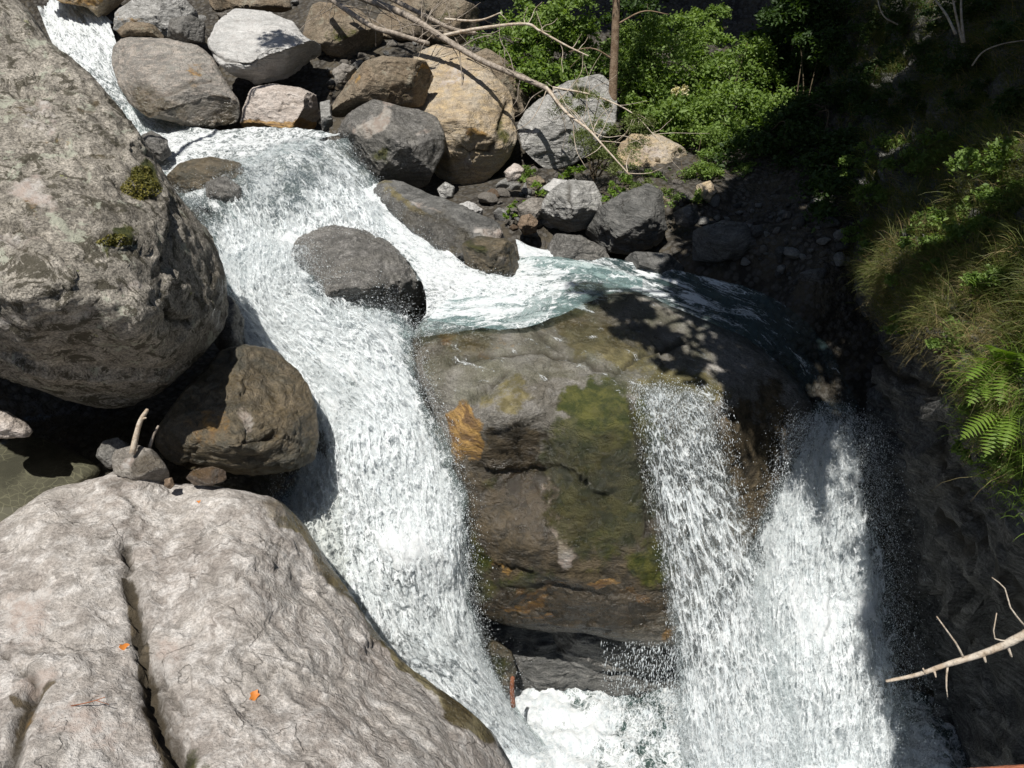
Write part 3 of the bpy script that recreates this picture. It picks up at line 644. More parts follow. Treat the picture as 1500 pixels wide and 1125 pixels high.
rock('boulder', 'added dark backing rock for the black shade of the recess under the overhang',
     [(670,900),(760,880),(900,900),(1020,920),(1040,1000),(1000,1050),(900,1045),(800,1040),(730,1050),(680,1000)], M['slate'], d=12.1, T=.5, Tb=.6, level=6, amp=.16, facets=4, seed=49)  # dark rock added where the recess is only black shade
rock('boulder', 'mossy buttress stone behind the foot of the main cascade',
     [(690,940),(715,928),(750,955),(758,985),(745,1010),(735,1030),(700,1010),(680,970)], M['olive'], d=11.4, T=.4, Tb=.6, level=5, amp=.05, facets=10, seed=45, masks={'moss':[(730,980,30,40,.6)]})
rock('boulder', 'half drowned dark boulder at the crest of the upper rapids, water sheeting over it',
     [(240,262),(262,238),(310,230),(352,238),(364,262),(345,292),(300,298),(262,288)], M['olive'], d=14.8, T=.5, level=5, amp=.05, facets=3, seed=46)
rock('boulder', 'small wet dark rock poking through the rapid beside the giant boulder',
     [(205,200),(222,192),(245,205),(252,226),(238,236),(212,226)], M['dark'], d=15.6, T=.3, level=5, facets=3, seed=47)
rock('boulder', 'slim wet rib of rock in the cascade right of the olive brown boulder',
     [(462,590),(478,566),(500,575),(520,615),(515,660),(495,700),(472,700),(458,650)], M['dark'], d=10.55, T=.3, level=5, facets=3, seed=48, amp=.05)
for q, (lb, ol, mt, dd_) in enumerate([('pale jagged stone behind the crest of the striped slab',[(664,302),(688,294),(708,306),(706,322),(680,320)],'pale',14.2),
  ('rust orange rounded stone at the water edge left of the pale veined boulder',[(758,330),(764,316),(777,313),(788,324),(785,342),(768,344)],'rust',13.9),
  ('pale flat stone leaning behind the pale veined boulder',[(792,278),(812,262),(836,266),(832,286),(806,294)],'pale',14.6),
  ('tan block between the small green plant and the orange stone',[(758,302),(776,290),(800,290),(802,314),(782,326),(764,320)],'stone',14.4),
  ('round grey cobble in the gap under the tall tan rock',[(640,276),(652,266),(666,274),(664,290),(646,292)],'grey',14.9),
  ('grey cobble left of the flat brown boulder',[(486,104),(502,92),(522,98),(516,120),(492,124)],'stone',16.4),
  ('narrow stone wedged between the pinkish boulder and the dark angular boulder',[(468,150),(484,146),(488,186),(472,194)],'grey',15.9),
  ('long pale stone lying in the dark gap below the propped boulder',[(738,252),(756,236),(768,248),(760,262),(744,266)],'pink',15.2),
  ('brown stone beside the dark gap under the propped boulder',[(770,262),(790,256),(800,268),(788,280),(772,276)],'brown',15.0),
  ('tan broken stone at the edge of the shaded scree',[(1020,272),(1040,264),(1052,280),(1040,296),(1022,290)],'tan',14.9),
  ('dark angular stone between the folded boulder and the scree',[(985,312),(1010,300),(1030,316),(1014,334),(990,330)],'slate',14.0),
  ('dark stone at the water edge under the cliff foot',[(1170,400),(1200,392),(1222,410),(1206,426),(1176,420)],'slate',12.3)]):
    rock('stone', lb, ol, M[mt], d=dd_, T=.22, level=5, amp=.03, facets=8, blk=(.02,3,1.3), seed=600+q, cat='stone')
rock('boulder', 'added dark rock filling the dark gap between the giant boulder and the main cascade', [(322,425),(340,436),(356,470),(354,510),(338,530),(318,505)], M['dark'], d=11.15, T=.4, level=5, amp=.05, facets=4, seed=50)  # dark rock added to stand in for a dark gap
rock('boulder', 'small dark rock half buried in the foam at the head of the upper cascade', [(300,268),(330,258),(352,272),(350,296),(322,306),(302,292)], M['dark'], d=14.25, T=.3, level=5, amp=.05, facets=4, seed=58)
# foot stones in and round the side pool
rock('boulder', 'wet brown pyramid stone holding up the bleached stick',
     [(162,676),(168,660),(196,652),(222,657),(240,676),(250,700),(230,712),(190,706),(166,694)], M['stone'], d=8.36, T=.22, level=5, amp=.02, facets=6, seed=51, blk=(.012,5,1.3), masks={'pale':[(180,676,14,14,.7)],'wet':[(215,680,30,20,.8)]}, cat='stone')
rock('boulder', 'small oval wet stone lying on top of the pale slab',
     [(272,700),(285,687),(312,683),(332,690),(335,703),(310,711),(282,712)], M['rust'], d=8.34, T=.12, level=5, amp=.01, facets=3, seed=52, blk=(.012,5,1.3), masks={'wet':[(300,698,40,20,.8)]}, cat='stone')
rock('boulder', 'pinkish angular stone at the left edge of the side pool',
     [(-30,625),(-10,600),(12,603),(36,618),(49,632),(42,640),(10,642),(-20,640)], M['pink'], d=8.7, T=.2, level=5, amp=.02, facets=7, seed=53, blk=(.012,5,1.3), cat='stone')
rock('boulder', 'dim round stone under water in the dark hollow',
     [(140,668),(150,646),(172,640),(192,654),(186,680),(160,688)], M['dark'], d=9.0, T=.2, level=5, amp=.02, facets=3, seed=54, blk=(.012,5,1.3), cat='stone')
rock('boulder', 'tiny brown stone beside the pyramid stone',
     [(240,712),(242,702),(252,700),(257,710),(250,717)], M['rust'], d=8.34, T=.05, level=4, amp=.005, facets=3, seed=55, blk=(.012,5,1.3), cat='stone')
# under water bed slab
bed = rock('rock_slab', 'smooth olive slab seen through the clear side pool',
     [(-200,760),(-120,690),(-20,648),(60,640),(120,668),(158,692),(120,712),(60,735),(0,800),(-120,850)], M['bed'], d=9.6, ctrl=[(0,700,9.45),(100,690,9.45),(0,660,9.7),(-100,760,9.1)], T=.25, Tb=.4, level=5, amp=.03, facets=0, seed=56, blk=(0,1,1), cat='rock slab')

# ------------------------------------------------------------------ right cliff
cliff = rock('cliff', 'tall dark overhanging rock cliff along the right side, grass growing over its brow',
     [(1205,-60),(1215,60),(1228,180),(1236,300),(1246,380),(1262,430),(1290,480),(1296,520),(1285,570),(1272,640),(1284,720),(1300,800),(1322,900),(1340,1010),(1362,1140),(1500,1300),(1900,1400),(2300,1100),(2400,500),(2200,-200),(1800,-400),(1400,-220)],
     M['cliff'], ctrl=[(1240,0,16.5),(1240,200,14.8),(1250,350,13.0),(1290,480,11.0),(1280,620,11.4),(1310,800,11.6),(1350,1000,11.8),(1400,1125,11.3),(1300,100,15.0),(1300,250,12.6),(1320,400,10.2),(1340,500,9.0),(1400,100,13.0),(1400,300,10.2),(1400,450,8.2),(1400,560,7.6),(1380,620,8.2),(1360,700,9.4),(1440,700,7.9),(1420,800,8.6),(1450,870,8.6),(1400,880,10.0),(1440,950,10.4),(1500,950,9.9),(1500,0,12.2),(1500,300,8.6),(1500,500,6.7),(1500,600,6.5),(1500,750,7.0),(1500,850,7.6),(1500,1125,9.8),(1700,600,5.2),(1700,200,7.2),(1800,1000,8),(2100,500,4.5),(2100,0,7.5)],
     T=.4, Tb=2.5, e=.5, level=7, amp=.15, fq=1.0, facets=0, seed=61, blk=(.26,.95,2.2), center=(1560,560), fine=.04, band=.10, bdir=(.75,-.1,.65), ledge=.05, cat='cliff', bvh='cliff',
     cracks=[([(1290,560),(1330,640),(1380,760),(1440,860),(1500,900)],7,.1),([(1300,520),(1350,580),(1390,680)],6,.1),([(1400,700),(1440,790),(1500,860)],6,.08)],
     masks={'pale':[(1385,650,12,40,.42,-30),(1330,560,20,60,.3,-25)],'ochre':[(1370,530,20,40,.45,-30)],'moss':[(1320,500,40,60,.5)]})

# ------------------------------------------------------------------ water
WAT = {}
def cat1(pts, n):
    """Catmull-Rom through pts (k,m) -> (n,m)"""
    p = np.vstack([2*pts[0]-pts[1], pts, 2*pts[-1]-pts[-2]]); k = len(pts)-1
    s = np.linspace(0, k-1e-6, n); i = s.astype(int); t = (s-i)[:,None]
    a, b, c, d = p[i], p[i+1], p[i+2], p[i+3]
    return .5*((2*b)+(-a+c)*t+(2*a-5*b+4*c-d)*t**2+(-a+3*b-3*c+d)*t**3)
def ribbon(name, rows, mat, res=.02, amp=.08, fq=(3,1.1), foam=None, seed=0, off=0.0, edge=.15, kind='structure', thin=.0, ridged=True, bumps=(), var=.12, holes=()):
    """rows: list of rows across; each a list of (u,v,d). foam: list per row (or scalar)"""
    K = 5
    R = []
    for r in rows:
        r = np.array(r, float); w_ = P(r[:,0], r[:,1], r[:,2]); R.append(cat1(w_, 9)[np.linspace(0, 8, K).astype(int)] if len(r) > 2 else np.array([w_[0]+(w_[-1]-w_[0])*s for s in np.linspace(0,1,K)]))
    R = np.array(R)
    L = np.linalg.norm(np.diff(R[:,K//2], axis=0), axis=1).sum(); Wd = np.linalg.norm(np.diff(R, axis=1), axis=2).sum(1).mean()
    nv, nu = max(8, int(L/res)), max(6, int(Wd/res))
    A = np.stack([cat1(R[:,k], nv) for k in range(K)], 1)       # nv,K,3
    B = np.stack([cat1(A[j], nu) for j in range(nv)], 0)         # nv,nu,3
    cum = np.linspace(0, L, nv); wid = np.linalg.norm(np.diff(B, axis=1), axis=2).sum(1)
    U = (np.linspace(-.5, .5, nu)[None]*np.maximum(wid[:,None], Wd*.5)); Vv = np.repeat(cum[:,None], nu, 1)
    uv = np.stack([U.ravel(), Vv.ravel()], 1)
    i = np.arange(nv*nu).reshape(nv, nu)
    Fc = np.stack([i[:-1,:-1].ravel(), i[:-1,1:].ravel(), i[1:,1:].ravel(), i[1:,:-1].ravel()], 1)
    V = B.reshape(-1, 3)
    N = vnormals(V, Fc[:, [0,1,2]])
    if (N*V).sum(1).mean() > 0: N = -N
    if bumps:
        dd = V[:,1]*CP-V[:,2]*SP; uu_ = 750+V[:,0]/dd*F; vv_ = 562.5-(V[:,1]*SP+V[:,2]*CP)/dd*F
        for (bu, bv_, br, bh) in bumps: V = V+N*(bh*np.exp(-((uu_-bu)**2+(vv_-bv_)**2)/br**2))[:,None]
        B = V.reshape(nv, nu, 3); N = vnormals(V, Fc[:, [0,1,2]]); N = -N if (N*V).sum(1).mean() > 0 else N
    q = np.c_[uv[:,0]*fq[0], uv[:,1]*fq[1], np.full(len(uv), seed*3.3)]
    w2 = fbm(q*.8+5, seed+2, 2); q2 = q + w2[:,None]*.8
    n = .6*fbm(q2, seed, 4, .55, ridged=ridged) + .4*fbm(q2*2.3, seed+4, 4, .6)
    t = np.linspace(0, 1, nu)[None]; ed = np.minimum(t, 1-t)*2*np.ones((nv, 1))
    hump = np.clip(ed.ravel()/max(edge, 1e-3), 0, 1)
    n = n + .9*fbm(np.c_[uv[:,0]*1.3, uv[:,1]*.7, np.full(len(uv), seed*1.7)], seed+31, 2)
    am = amp if np.isscalar(amp) else np.repeat(np.interp(np.linspace(0,1,nv), np.linspace(0,1,len(amp)), amp), nu)
    V = V + N*((n*am) + off)[:,None]
    fo = foam if foam is not None else .9
    fa = np.repeat(np.interp(np.linspace(0,1,nv), np.linspace(0,1,len(fo)), fo), nu) if not np.isscalar(fo) else np.full(nv*nu, fo)
    fa = fa + var*fbm(np.c_[uv[:,0]*1.9, uv[:,1]*1.1, np.full(len(uv), seed*.7)], seed+51, 4, .6)
    if holes:
        dd = V[:,1]*CP-V[:,2]*SP; uu_ = 750+V[:,0]/dd*F; vv_ = 562.5-(V[:,1]*SP+V[:,2]*CP)/dd*F
        wq = 14*fbm(np.c_[uu_/25, vv_/25, uu_*0], seed, 3)
        for (bu, bv_, br, bh) in holes: fa = fa-bh*np.exp(-((uu_-bu+wq)**2+(vv_-bv_+wq)**2)/br**2)
    rag = .5*fbm(np.c_[uv[:,0]*2.5, uv[:,1]*1.4, np.full(len(uv), seed*2.1)], seed+41, 4, .6)
    fa = np.clip(fa - np.clip(1-ed.ravel()/(edge+.25)+rag*(ed.ravel()<.6), 0, 1)*thin, 0, 1)
    fl = np.gradient(B, axis=0).reshape(-1, 3); fl /= np.linalg.norm(fl, axis=1)[:,None]+1e-9
    WAT[name+str(seed)] = (V, N, fl, fa, ed.ravel())
    o = mesh(name, V, Fc, mat, attrs={'foam': fa}, uv=uv)
    return tag(o, kind=kind)

ribbon('stream', UP, M['rapid'], res=.03, amp=[.25,.2,.08,.1], foam=[.74,.7,.42,.5], seed=1, var=.25)
ribbon('stream', [[(165,215,17.0),(190,150,18.2),(215,160,17.6)],
      [(200,240,16.4),(250,210,16.7),(300,190,16.8)],
      [(235,262,15.7),(330,228,15.9),(410,192,16.3)],
      [(265,285,15.2),(370,245,15.4),(500,200,15.7)]], M['rapid'], res=.025, amp=.09, foam=[.45,.66,.6,.56], seed=2, off=.03)
MID = [[(225,255,15.9),(370,235,15.6),(510,205,15.7)],
      [(260,290,15.0),(400,262,15.1),(550,262,15.1)],
      [(290,335,14.2),(420,300,14.4),(590,320,14.2)],
      [(310,390,13.3),(430,345,13.6),(640,370,13.2)],
      [(330,440,12.7),(440,400,12.9),(660,420,12.5)]]
ribbon('upper_cascade', MID, M['rapid'], res=.02, amp=[.06,.10,.14,.14,.12], foam=[.56,.62,.66,.84,.84], seed=3, edge=.0, thin=.5, bumps=[(440,262,60,.35),(330,300,40,.2),(380,345,35,-.2),(500,300,40,.12)], holes=[(340,268,32,.32),(430,285,42,.30),(315,312,22,.4),(470,240,30,.15),(390,320,25,.2),(600,345,25,.15)], var=.22)
ribbon('upper_cascade', MID, M['fall'], res=.02, amp=[.05,.14,.18,.18,.12], foam=[.2,.4,.5,.6,.5], seed=4, off=.07, thin=.3, bumps=[(440,262,60,.35),(330,300,40,.2),(380,345,35,-.2),(500,300,40,.12)], holes=[(340,268,32,.32),(430,285,42,.30),(315,312,22,.4),(470,240,30,.15),(390,320,25,.2),(600,345,25,.15)], var=.22)
MAIN = [[(300,380,13.1),(400,360,13.2),(470,380,12.9)],
      [(325,440,12.5),(400,430,12.4),(480,440,12.2)],
      [(335,500,11.9),(440,490,11.7),(600,470,11.7)],
      [(400,560,11.2),(500,550,11.05),(622,540,11.0)],
      [(440,630,10.85),(550,625,10.7),(655,625,10.6)],
      [(415,722,10.6),(560,715,10.35),(685,720,10.35)],
      [(345,810,10.6),(580,815,10.3),(692,820,10.4)],
      [(360,910,10.7),(600,915,10.4),(705,920,10.6)],
      [(420,1010,11.1),(660,1000,10.8),(742,1010,11.0)],
      [(480,1110,11.7),(720,1095,11.3),(800,1090,11.5)]]
ribbon('main_cascade', MAIN, M['rapid'], res=.018, amp=[.1,.13,.12,.15,.18,.2,.18,.18,.2,.12], foam=[.8,.78,.86,.9,.98,1.05,1.05,1.05,1.05,1.05], seed=5, edge=.03, thin=1.15, bumps=[(450,450,40,.2),(540,520,60,.25),(470,600,30,.25),(560,640,70,.2),(600,800,60,.25),(520,880,40,.2)], holes=[(345,470,20,.45),(498,598,28,.4),(480,655,16,.4),(520,555,22,.25),(625,590,28,.35),(660,690,22,.3),(470,545,18,.25),(560,700,30,.12),(640,900,30,.15),(540,850,30,.12)], var=.16)
ribbon('main_cascade', MAIN, M['fall'], res=.02, amp=[.1,.14,.12,.16,.2,.22,.2,.2,.2,.12], foam=[.42,.42,.42,.45,.5,.55,.55,.55,.55,.55], seed=6, off=.13, thin=.5, bumps=[(450,450,40,.2),(540,520,60,.25),(470,600,30,.25),(560,640,70,.2),(600,800,60,.25),(520,880,40,.2)], holes=[(345,470,20,.45),(498,598,28,.4),(480,655,16,.4),(520,555,22,.25),(625,590,28,.35),(660,690,22,.3),(470,545,18,.25),(560,700,30,.12),(640,900,30,.15),(540,850,30,.12)], var=.16)
# branch right of the dome
ribbon('side_cascade', [[(500,290,14.6),(560,270,14.7)],[(560,350,13.5),(630,345,13.4)],[(610,400,12.4),(690,395,12.3)],[(625,455,11.75),(800,425,12.0)],[(600,500,11.1),(800,470,11.5)]],
       M['rapid'], res=.02, amp=[.1,.1,.09,.05,.02], foam=[.8,.78,.8,.78,.2], seed=8, off=.04, thin=.15)
ribbon('ledge_pool', [[(700,415,12.4),(660,440,11.9),(625,475,11.45)],[(780,380,12.9),(790,425,12.1),(760,485,11.3)],[(880,392,12.75),(870,415,12.45),(880,440,12.0)],[(940,410,12.6),(940,425,12.45),(940,432,12.3)]],
       M['stream'], res=.02, amp=.04, foam=[.72,.62,.35,.3], seed=9, off=.05, thin=.25)
# clinging curtain below the dome
ribbon('dome_veil', [[(460,415,12.2),(520,450,11.7),(600,466,11.8)],[(462,440,12.1),(525,478,11.5),(604,486,11.7)],[(470,470,11.9),(530,500,11.4),(600,500,11.5)]], M['fall'], res=.014, amp=.05, foam=.45, seed=10, off=.06)
# back channel in the shade
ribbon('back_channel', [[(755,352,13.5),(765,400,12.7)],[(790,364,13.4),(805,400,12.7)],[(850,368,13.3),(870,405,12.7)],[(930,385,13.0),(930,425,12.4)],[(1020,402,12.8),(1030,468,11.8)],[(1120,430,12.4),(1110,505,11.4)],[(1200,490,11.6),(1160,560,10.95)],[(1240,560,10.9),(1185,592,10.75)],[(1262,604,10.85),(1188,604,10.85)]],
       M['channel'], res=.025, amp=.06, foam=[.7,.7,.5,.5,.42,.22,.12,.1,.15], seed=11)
FA = [[(926,572,10.3),(985,572,10.3),(1050,590,10.4)],
      [(925,590,10.08),(985,590,10.05),(1058,608,10.15)],
      [(935,650,10.05),(1000,650,10.0),(1072,665,10.1)],
      [(950,740,10.2),(1020,740,10.1),(1095,755,10.2)],
      [(970,850,10.4),(1045,850,10.3),(1125,860,10.4)],
      [(985,960,10.7),(1060,960,10.55),(1150,970,10.7)],
      [(995,1060,11.0),(1070,1060,10.9),(1170,1060,11.0)],
      [(1000,1140,11.4),(1080,1140,11.3),(1180,1140,11.4)]]
ribbon('waterfall', FA, M['fall'], res=.016, amp=[.02,.04,.09,.12,.14,.16,.18,.18], foam=[.22,.34,.42,.48,.54,.58,.68,.8], fq=(3.5,.7), seed=12, thin=.5, off=.02)
ribbon('waterfall', FA, M['fall'], res=.016, amp=[.01,.04,.09,.14,.18,.2,.2,.2], foam=[.15,.26,.34,.42,.50,.56,.66,.8], fq=(3.5,.7), seed=13, thin=.5, off=.10)
FB = [[(1188,590,10.9),(1215,588,10.9),(1262,600,10.9)],
      [(1180,630,10.95),(1215,630,10.8),(1270,640,10.9)],
      [(1140,690,11.0),(1205,690,10.85),(1280,710,11.0)],
      [(1105,780,11.1),(1200,780,10.9),(1292,790,11.0)],
      [(1080,880,11.2),(1195,880,10.95),(1312,890,11.1)],
      [(1060,980,11.3),(1195,980,11.0),(1328,990,11.2)],
      [(1040,1070,11.4),(1195,1070,11.15),(1340,1075,11.3)],
      [(1010,1150,11.6),(1195,1150,11.4),(1360,1150,11.5)]]
ribbon('waterfall', FB, M['fall2'], res=.02, amp=[.01,.08,.16,.2,.22,.22,.22,.2], foam=[.3,.6,.85,.95,1,1,1,1], fq=(2.6,.9), seed=14, thin=.95)
ribbon('waterfall', FB, M['fall'], res=.018, amp=[.01,.08,.18,.24,.26,.26,.26,.2], foam=[.2,.3,.4,.45,.5,.5,.55,.6], fq=(2.6,.9), seed=15, thin=.6, off=.16)
# plunge pool
def flat_pool(name, poly, z, mat, res, amp, foamf, seed):
    O = np.array([PZ(u, v, z)[:2] for u, v in poly]); lo, hi = O.min(0), O.max(0)
    xs, ys = np.arange(lo[0], hi[0], res), np.arange(lo[1], hi[1], res); X, Y = np.meshgrid(xs, ys)
    i = np.arange(X.size).reshape(X.shape)
    Fc = np.stack([i[:-1,:-1].ravel(), i[:-1,1:].ravel(), i[1:,1:].ravel(), i[1:,:-1].ravel()], 1)
    V = np.c_[X.ravel(), Y.ravel(), np.full(X.size, z)]
    n = fbm(np.c_[V[:,:2]*2.2, V[:,:1]*0], seed, 5, .55)
    V[:,2] += amp*n*1.6
    return tag(mesh(name, V, Fc, mat, attrs={'foam': foamf(V)}, uv=V[:,:2].copy()), kind='structure')
def pf(V):
    c1 = PZ(800, 1090, -10.2); c2 = PZ(1190, 1110, -10.2)
    r1 = np.hypot(V[:,0]-c1[0], V[:,1]-c1[1]); r2 = np.hypot(V[:,0]-c2[0], V[:,1]-c2[1])
    return np.clip(np.maximum(1.1-r1*.36, 1.2-r2*.3), .38, .84)
flat_pool('plunge_pool', [(560,985),(1480,985),(1500,1500),(560,1500)], -10.2, M['poolfoam'], .03, .17, pf, 20)
# side pool: clear water
q0 = PZ(-250, 640, -5.42); q1 = PZ(445, 600, -5.42)
Xp = np.linspace(-7.5, -2.42, 60); Yp = np.linspace(6.72, 8.6, 60); XX, YY = np.meshgrid(Xp, Yp)
i = np.arange(3600).reshape(60,60)
Fp = np.stack([i[:-1,:-1].ravel(), i[:-1,1:].ravel(), i[1:,1:].ravel(), i[1:,:-1].ravel()], 1)
tag(mesh('side_pool', np.c_[XX.ravel(), YY.ravel(), np.full(3600, -5.42)], Fp, M['clear']), kind='structure')

# spray: loose drops thrown off the falls
def drops(name, src, count, spread, size, stretch, seed, fall=0.0, emin=0.0, emax=1.0, tmin=0, tmax=1):
    rng = np.random.default_rng(seed); Vs = []
    for key, k in src:
        V, N, fl, fa, ed = WAT[key]
        idx = np.arange(len(V)); fr = idx/len(V)
        ok = idx[(ed >= emin)&(ed <= emax)&(fr >= tmin)&(fr <= tmax)]
        s = rng.choice(ok, k)
        off = np.abs(rng.normal(size=(k,1)))*spread
        side = rng.normal(size=(k,3))*spread*.45
        Vs.append((V[s]+N[s]*off+side, fl[s]))
    C = np.vstack([a for a, b in Vs]); D = np.vstack([b for a, b in Vs])
    r = size*np.exp(rng.normal(size=len(C))*.45)
    D = D + rng.normal(size=D.shape)*.25; D /= np.linalg.norm(D, axis=1)[:,None]
    A_ = np.cross(D, rng.normal(size=D.shape)); A_ /= np.linalg.norm(A_, axis=1)[:,None]; B_ = np.cross(D, A_)
    st = 1+np.abs(rng.normal(size=len(C)))*stretch
    o = np.stack([C+D*(r*st)[:,None], C-D*(r*st)[:,None], C+A_*r[:,None], C-A_*r[:,None], C+B_*r[:,None], C-B_*r[:,None]], 1)
    f = np.array([[0,2,4],[0,4,3],[0,3,5],[0,5,2],[1,4,2],[1,3,4],[1,5,3],[1,2,5]])
    Fc = (np.arange(len(C))*6)[:,None,None]+f[None]
    ob = mesh(name, o.reshape(-1,3), Fc.reshape(-1,3), M['drops'])
    tag(ob, kind='stuff'); return ob
tag(drops('spray', [('main_cascade6', 38000), ('main_cascade5', 16000)], 0, .10, .0022, 1.0, 1), 'fine white droplets flying off the main cascade', 'spray')
tag(drops('spray', [('main_cascade6', 16000)], 0, .20, .0026, .8, 11, emax=.3), 'droplets along the edges of the main cascade', 'spray')
tag(drops('spray', [('upper_cascade4', 30000)], 0, .09, .0025, .8, 2), 'droplets over the upper cascade', 'spray')
tag(drops('spray', [('waterfall13', 9000), ('waterfall12', 7000)], 0, .08, .0024, 3.0, 3, tmin=.06), 'falling drops of the right hand waterfall over the mossy rock', 'spray')
tag(drops('spray', [('waterfall15', 34000), ('waterfall14', 14000)], 0, .17, .0022, 1.6, 4, tmin=.08), 'drops of the far right waterfall in the gorge', 'spray')
tag(drops('spray', [('waterfall15', 16000)], 0, .26, .0026, .8, 14, emax=.25, tmin=.12), 'droplets along the edges of the far right waterfall', 'spray')
tag(drops('spray', [('waterfall15', 12000), ('waterfall13', 14000), ('main_cascade6', 9000)], 0, .45, .0024, .4, 15, tmin=.8), 'mist of droplets over the churning foot of the falls', 'spray')
tag(drops('spray', [('side_cascade8', 7000)], 0, .07, .0028, .6, 16), 'droplets over the side cascade beside the striped slab', 'spray')

FU, FV = np.meshgrid(np.arange(606, 1060, 3.), np.arange(418, 606, 3.)); Hp = np.full(FU.shape+(3,), np.nan)
FP = [(608,470),(700,440),(800,412),(860,405),(960,440),(1040,480),(1060,560),(1050,600),(930,590),(820,560),(700,600),(640,600),(612,540)]
for a_ in range(FU.shape[0]):
    for b_ in range(FU.shape[1]):
        if in_poly(FU[a_,b_], FV[a_,b_], FP):
            h = hit(FU[a_,b_], FV[a_,b_], ['central'])
            if h: Hp[a_,b_] = np.array(h[0])+np.array(h[1])*.016
ok = ~np.isnan(Hp[...,0]); idx = np.arange(FU.size).reshape(FU.shape)
q4 = np.stack([idx[:-1,:-1], idx[1:,:-1], idx[1:,1:], idx[:-1,1:]], -1); okq = ok[:-1,:-1]&ok[1:,:-1]&ok[1:,1:]&ok[:-1,1:]
q4 = q4[okq]; used, inv = np.unique(q4, return_inverse=True); Vf = Hp.reshape(-1,3)[used]; uf = FU.ravel()[used]; vf = FV.ravel()[used]
q4 = inv.reshape(q4.shape); nz = fbm(np.c_[uf/40, vf/40, uf*0], 4, 4)
Vf = Vf+.006*fbm(Vf*14, 5, 3)[:,None]*np.array([0,-.5,1])
edge_ = dpoly(uf, vf, [(600,470),(700,452),(790,438),(860,418)]); fo_ = np.clip(.62-edge_/85, .12, .62)+.14*nz+.12*np.exp(-((uf-985)/60)**2-((vf-570)/18)**2)
fo_ = fo_*np.clip(1.3-dpoly(uf, vf, FP[6:]+FP[:1])*0, 0, 1)
fo_[dpoly(uf, vf, FP+FP[:1]) < 7] = 0
tag(mesh('water_film', Vf, q4, M['film'], attrs={'foam': np.clip(fo_, 0, 1)}, uv=np.c_[Vf[:,0]*.7+Vf[:,1]*.7, Vf[:,1]*.7-Vf[:,0]*.7]), kind='structure')

# thin drips falling from the overhang
rng = np.random.default_rng(77)
k = 5200; uu = rng.uniform(880, 1010, k); hh = rng.beta(1.3, 1.5, k)
vtop = 940+0*uu; dd = 10.75+rng.normal(size=k)*.15
vv = vtop + hh*150; uu = uu + (uu-880)*.05*hh
C = P(uu, vv, dd+.35*hh)
keepm = rng.random(k) < np.interp(uu, [880, 930, 1010], [.15,.5,1]); C = C[keepm]
r = .0035*np.exp(rng.normal(size=len(C))*.4); hl = r*(2+np.abs(rng.normal(size=len(C)))*5)
ex = np.array([1,0,0.]); ey = np.array([0,1.,0]); ez = np.array([0,0,1.])
o = np.stack([C+ez*hl[:,None], C-ez*hl[:,None], C+ex*r[:,None], C-ex*r[:,None], C+ey*r[:,None], C-ey*r[:,None]], 1)
f = np.array([[0,2,4],[0,4,3],[0,3,5],[0,5,2],[1,4,2],[1,3,4],[1,5,3],[1,2,5]])
tag(mesh('drips', o.reshape(-1,3), ((np.arange(len(C))*6)[:,None,None]+f[None]).reshape(-1,3), M['drops']), 'fine drips raining from the overhanging edge of the central rock', 'drips', kind='stuff')

# ------------------------------------------------------------------ wood
def tube(path, r0, r1, sides=8, seed=0, knots=.15, res=.04):
    path = np.array(path, float); L = np.linalg.norm(np.diff(path, axis=0), axis=1).sum(); n = max(4, int(L/res))
    c = cat1(path, n) if len(path) > 2 else path[0]+(path[-1]-path[0])*np.linspace(0,1,n)[:,None]
    T_ = np.gradient(c, axis=0); T_ /= np.linalg.norm(T_, axis=1)[:,None]
    up = np.array([.13,.2,.97]); A_ = np.cross(T_, up); A_ /= np.linalg.norm(A_, axis=1)[:,None]; B_ = np.cross(T_, A_)
    rr = np.linspace(r0, r1, n)*(1+knots*fbm(np.c_[np.linspace(0, L*9, n), np.zeros(n), np.full(n, seed*1.0)], seed, 3))
    an = np.linspace(0, 2*math.pi, sides, endpoint=False)
    V = c[:,None]+rr[:,None,None]*(np.cos(an)[None,:,None]*A_[:,None]+np.sin(an)[None,:,None]*B_[:,None])
    i = np.arange(n*sides).reshape(n, sides); j = np.roll(i, -1, 1)
    Fc = np.stack([i[:-1].ravel(), j[:-1].ravel(), j[1:].ravel(), i[1:].ravel()], 1)
    Vf = V.reshape(-1,3); Vf = np.vstack([Vf, c[0]-T_[0]*r0*.3, c[-1]+T_[-1]*r1*.6]); k0, k1 = len(Vf)-2, len(Vf)-1
    cap = [[k0, j[0,s], i[0,s], i[0,s]] for s in range(0)]
    c0 = np.array([[i[0,(s+1)%sides], i[0,s], k0, k0] for s in range(sides)]); c1 = np.array([[i[-1,s], i[-1,(s+1)%sides], k1, k1] for s in range(sides)])
    tri = np.vstack([Fc[:,[0,1,2]], Fc[:,[0,2,3]], c0[:,:3], c1[:,:3]])
    return Vf, tri
def join(parts):
    Vs, Fs, o = [], [], 0
    for V, f in parts: Vs.append(V); Fs.append(np.asarray(f)+o); o += len(V)
    return np.vstack(Vs), np.vstack(Fs)
def px(path): return [P(u, v, d) for u, v, d in path]
def branch(name, label, path, r0, r1, mat, twigs=(), cat='dead branch', seed=1, group=None):
    base = P(*path[0]); t = thing(name, base, label, cat, group)
    V, f = tube(px(path), r0, r1, 8, seed, res=.05); mesh('stem', V, f, mat, parent=t)
    for k, (tw, a, b) in enumerate(twigs):
        V, f = tube(px(tw), a, b, 5, seed+k, res=.05); mesh('twig', V, f, mat, parent=t)
    return t
rg = random.Random(4)
